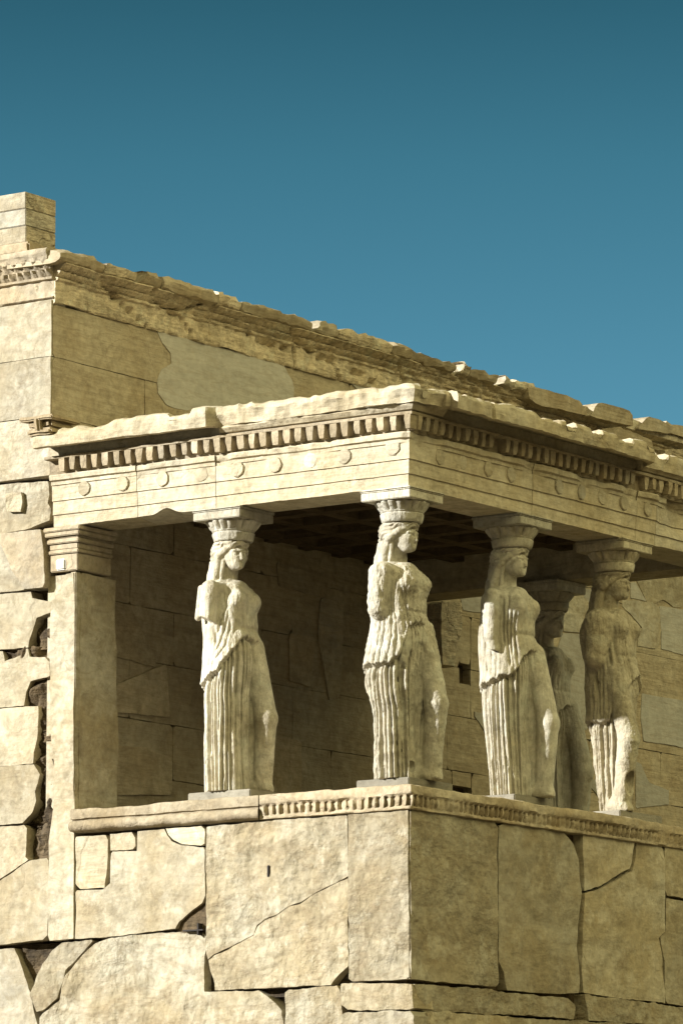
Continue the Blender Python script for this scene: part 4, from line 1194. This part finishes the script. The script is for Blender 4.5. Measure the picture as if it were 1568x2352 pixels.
STAT = {
 'a': dict(fold=.5, rough=.006, seed=11, x0=508, y0=2180, sil=SIL_A, pleat=(-.25, 3.6), leg=1, knee=(.250, .225), arm='upper', yaw=.38, erode=.0026,
    hem=[(300, 1395), (320, 1380), (400, 1285), (470, 1180), (525, 1100), (580, 1050), (640, 1062), (690, 1085), (715, 1120)],
    ugrooves=[([(430, 590), (425, 700), (440, 830)], .008, .020), ([(455, 590), (450, 720), (445, 860), (410, 960), (400, 1040)], .009, .024), ([(478, 620), (472, 760), (465, 850)], .008, .018),
              ([(510, 760), (525, 860), (520, 960), (500, 1060)], .008, .014), ([(470, 860), (455, 960), (420, 1080), (380, 1180)], .008, .020), ([(490, 900), (478, 1000), (450, 1120), (370, 1250)], .008, .014),
              ([(285, 960), (300, 1060), (300, 1140)], .008, .018), ([(300, 1180), (330, 1260), (340, 1300)], .008, .012), ([(380, 960), (385, 1060), (380, 1135)], .007, .018)],
    sgrooves=[([(705, 1130), (720, 1200), (745, 1300)], .008, .014)]),
 'b': dict(fold=1.1, rough=.018, seed=23, x0=455, y0=2215, sil=SIL_B, pleat=(-.20, 3.6), leg=1, knee=(.25, .20), arm='worn', yaw=.06, erode=.008,
    hem=[(190, 1420), (230, 1395), (300, 1405), (365, 1385), (420, 1330), (445, 1240), (470, 1150), (520, 1105), (580, 1090), (620, 1130)],
    ugrooves=[([(240, 780), (225, 860)], .010, .012), ([(300, 840), (285, 1000), (270, 1160)], .010, .010), ([(430, 780), (440, 900), (470, 1010), (480, 1100)], .010, .018), ([(480, 760), (490, 900), (500, 1010)], .012, .014), ([(400, 880), (410, 1050)], .009, .010), ([(350, 860), (360, 980), (340, 1120)], .010, .012),
              ([(540, 780), (545, 850)], .02, .015)],
    sgrooves=[([(612, 1350), (610, 1700), (605, 2150)], .009, .022)], bites=[((-.06, .12, .10), (.06, .05, .05))]),
 'c': dict(fold=.5, seed=37, x0=507, y0=2180, sil=SIL_C, pleat=(-.22, 3.6), leg=1, knee=(.265, .225), arm='long', yaw=.10, erode=.0026, pdepth=1.1,
    hem=[(270, 1370), (300, 1360), (370, 1320), (440, 1300), (500, 1270), (540, 1200), (570, 1150), (620, 1105), (680, 1110), (720, 1170)],
    ugrooves=[([(418, 660), (425, 800), (430, 900), (435, 1080)], .009, .034), ([(448, 640), (455, 800), (450, 950), (465, 1240)], .009, .030), ([(478, 660), (485, 800), (478, 960), (485, 1150)], .009, .026), ([(508, 700), (512, 820), (505, 960), (515, 1180)], .009, .024), ([(545, 830), (550, 960)], .008, .012),
              ([(290, 820), (300, 1000), (310, 1180), (330, 1300)], .009, .020), ([(335, 1080), (350, 1150), (390, 1200)], .008, .014), ([(440, 680), (450, 760)], .008, .010)],
    sgrooves=[([(640, 1150), (640, 1500), (635, 1950)], .010, .032), ([(590, 1200), (590, 1700)], .008, .016), ([(700, 1130), (735, 1250)], .008, .012)]),
 'd': dict(rough=.010, seed=53, x0=524, y0=2100, sil=[(0, -.165, .125), (.12, -.175, .13), (.3, -.20, .14), (.42, -.218, .155), (.6, -.228, .165), (.85, -.245, .17), (1.0, -.25, .18), (1.15, -.26, .20), (1.25, -.255, .20), (1.34, -.25, .185), (1.45, -.28, .165), (1.6, -.30, .16), (1.68, -.29, .14), (1.76, -.255, .10), (1.81, -.215, .05), (1.87, -.13, 0), (2.3, -.05, 0)],
    pleat=(.62, 3.9), leg=-1, knee=(.20, .13), arm='round', yaw=.0, erode=.009, locks=0, bust=.115, wid=[.175, .185, .205, .215, .22, .235, .235, .215, .16, .06, .02],
    hem=[(300, 1390), (330, 1395), (400, 1425), (470, 1400), (490, 1320), (540, 1250), (590, 1180), (630, 1110), (680, 1050), (710, 1090)],
    ugrooves=[([(345, 940), (370, 1080), (400, 1150)], .010, .030), ([(350, 1000), (385, 1180), (395, 1290)], .010, .030), ([(470, 760), (475, 900), (470, 1080)], .009, .030), ([(440, 1160), (400, 1260)], .010, .030), ([(430, 620), (440, 700)], .010, .030)],
    bites=[((-.135, .22, .26), (.055, .06, .12))], lumps=[((-.12, .16, .34), (-.15, .14, .16), .022, .026)], fold0=.2),
}
MESH = {k: caryatid_mesh('statue_figure', v) for k, v in STAT.items()}

def capital_mesh(seed):
    rnd = random.Random(seed)
    n = 132; eggs = 18
    prof = [(.05, .0, 0), (.162, .0, 0), (.171, .008, 0), (.178, .030, 0), (.184, .055, 0), (.186, .068, 0), (.180, .076, 0), (.176, .079, 0), (.182, .084, 0), (.186, .090, 0), (.184, .093, 0), (.188, .098, .3), (.205, .118, 1), (.224, .145, 1), (.234, .160, 1), (.232, .172, .5), (.222, .178, 0), (.05, .178, 0)]
    rows = []
    for i in range(n):
        a = 2 * math.pi * i / n
        wear = max(0, nz3(math.cos(a), math.sin(a), 0, 1.3, seed))
        e_ = abs(math.sin(a * eggs / 2)) ** .55
        row = []
        for r, z, m in prof:
            q = r + m * (.030 * e_ - .024) * (1 - .6 * wear) - .012 * wear * (z > .09) + .004 * fbm(math.cos(a), math.sin(a), z * 8, 3, seed)
            row.append((q * math.cos(a), q * math.sin(a), z))
        rows.append(row)
    k = len(prof); vs = [p for r in rows for p in r]; fs = []
    for i in range(n):
        for j in range(k - 1):
            fs.append((i * k + j, ((i + 1) % n) * k + j, ((i + 1) % n) * k + j + 1, i * k + j + 1))
    fs.append(tuple(i * k for i in range(n))[::-1]); fs.append(tuple(i * k + k - 1 for i in range(n)))
    me = bpy.data.meshes.new('capital'); me.from_pydata(vs, [], fs); me.update()
    return me

def local(name, me, mat, parent, loc=(0, 0, 0), smooth=40, label=None):
    o = bpy.data.objects.new(name, me); COL.objects.link(o)
    if not me.materials: me.materials.append(mat)
    o.parent = parent; o.location = loc
    if smooth: me.shade_smooth(); me.set_sharp_from_angle(angle=math.radians(smooth))
    if label: o['label'] = label
    return o
def bm_mesh(name, bm):
    me = bpy.data.meshes.new(name); bmesh.ops.recalc_face_normals(bm, faces=bm.faces[:]); bm.to_mesh(me); bm.free(); return me
ZP = .268                                                 # top of the plinths
GRP = 'marble maiden statues carrying the porch roof'
def caryatid(kind, x, y, label, plinth, seed):
    root = empty('caryatid_statue', (x, y, ZP), label, 'statue', GRP)
    sm_ = M_STATUE_WORN if kind == 'd' else M_STATUE
    local('figure', MESH[kind], sm_, root, smooth=None)
    local('capital', capital_mesh(seed), sm_, root, (.0, .0, 2.178))
    bm = bmesh.new()
    add_box(bm, -.250, .250, -.250, .250, 2.352, 2.424, bev=.006, jit=.003, seed=seed)
    add_box(bm, -.265, .265, -.265, .265, 2.4245, 2.449, bev=.012, jit=.004, seed=seed + 3)
    local('abacus', bm_mesh('abacus', bm), sm_, root)
    bm = bmesh.new()
    px0, px1, py0, py1 = plinth
    add_box(bm, px0 - x, px1 - x, py0 - y, py1 - y, -.075, .001, bev=.008, jit=.003, seed=seed)
    local('plinth', bm_mesh('plinth', bm), M_SLAB, root)
    return root
c1 = caryatid('a', .22, 1.985, 'white marble maiden with one arm stump bare to the elbow, beside the shaded pilaster', (.0, .66, 1.64, 2.30), 3)
c2 = caryatid('b', .22, .22, 'badly weathered armless marble maiden standing at the sunlit front corner of the porch', (.005, .66, .01, .545), 5)
c3 = caryatid('c', 1.92, .22, 'marble maiden with a long upper arm and crisp deep pleats, second along the shaded front', (1.62, 2.24, .02, .56), 7)
c4 = caryatid('d', 3.60, .22, 'worn tan marble maiden with a broken shin and blurred face, nearest the right edge', (3.30, 4.02, .0, .56), 9)
# fifth statue at the back right corner: a copy of the third with its parts
c5 = c3.copy(); COL.objects.link(c5)
c5.location = (5.36, 2.04, ZP)
c5['label'] = 'dark shaded marble maiden standing at the back of the porch behind the long-armed one'
for ch_ in list(c3.children):
    d_ = ch_.copy(); COL.objects.link(d_); d_.parent = c5
# the sixth statue, at the front east corner just outside the photograph's frame
c6 = c4.copy(); COL.objects.link(c6)
c6.location = (5.50, .24, ZP)
c6['label'] = 'marble maiden at the far front corner of the porch, beyond the broken-shinned one'
for ch_ in list(c4.children):
    d_ = ch_.copy(); COL.objects.link(d_); d_.parent = c6
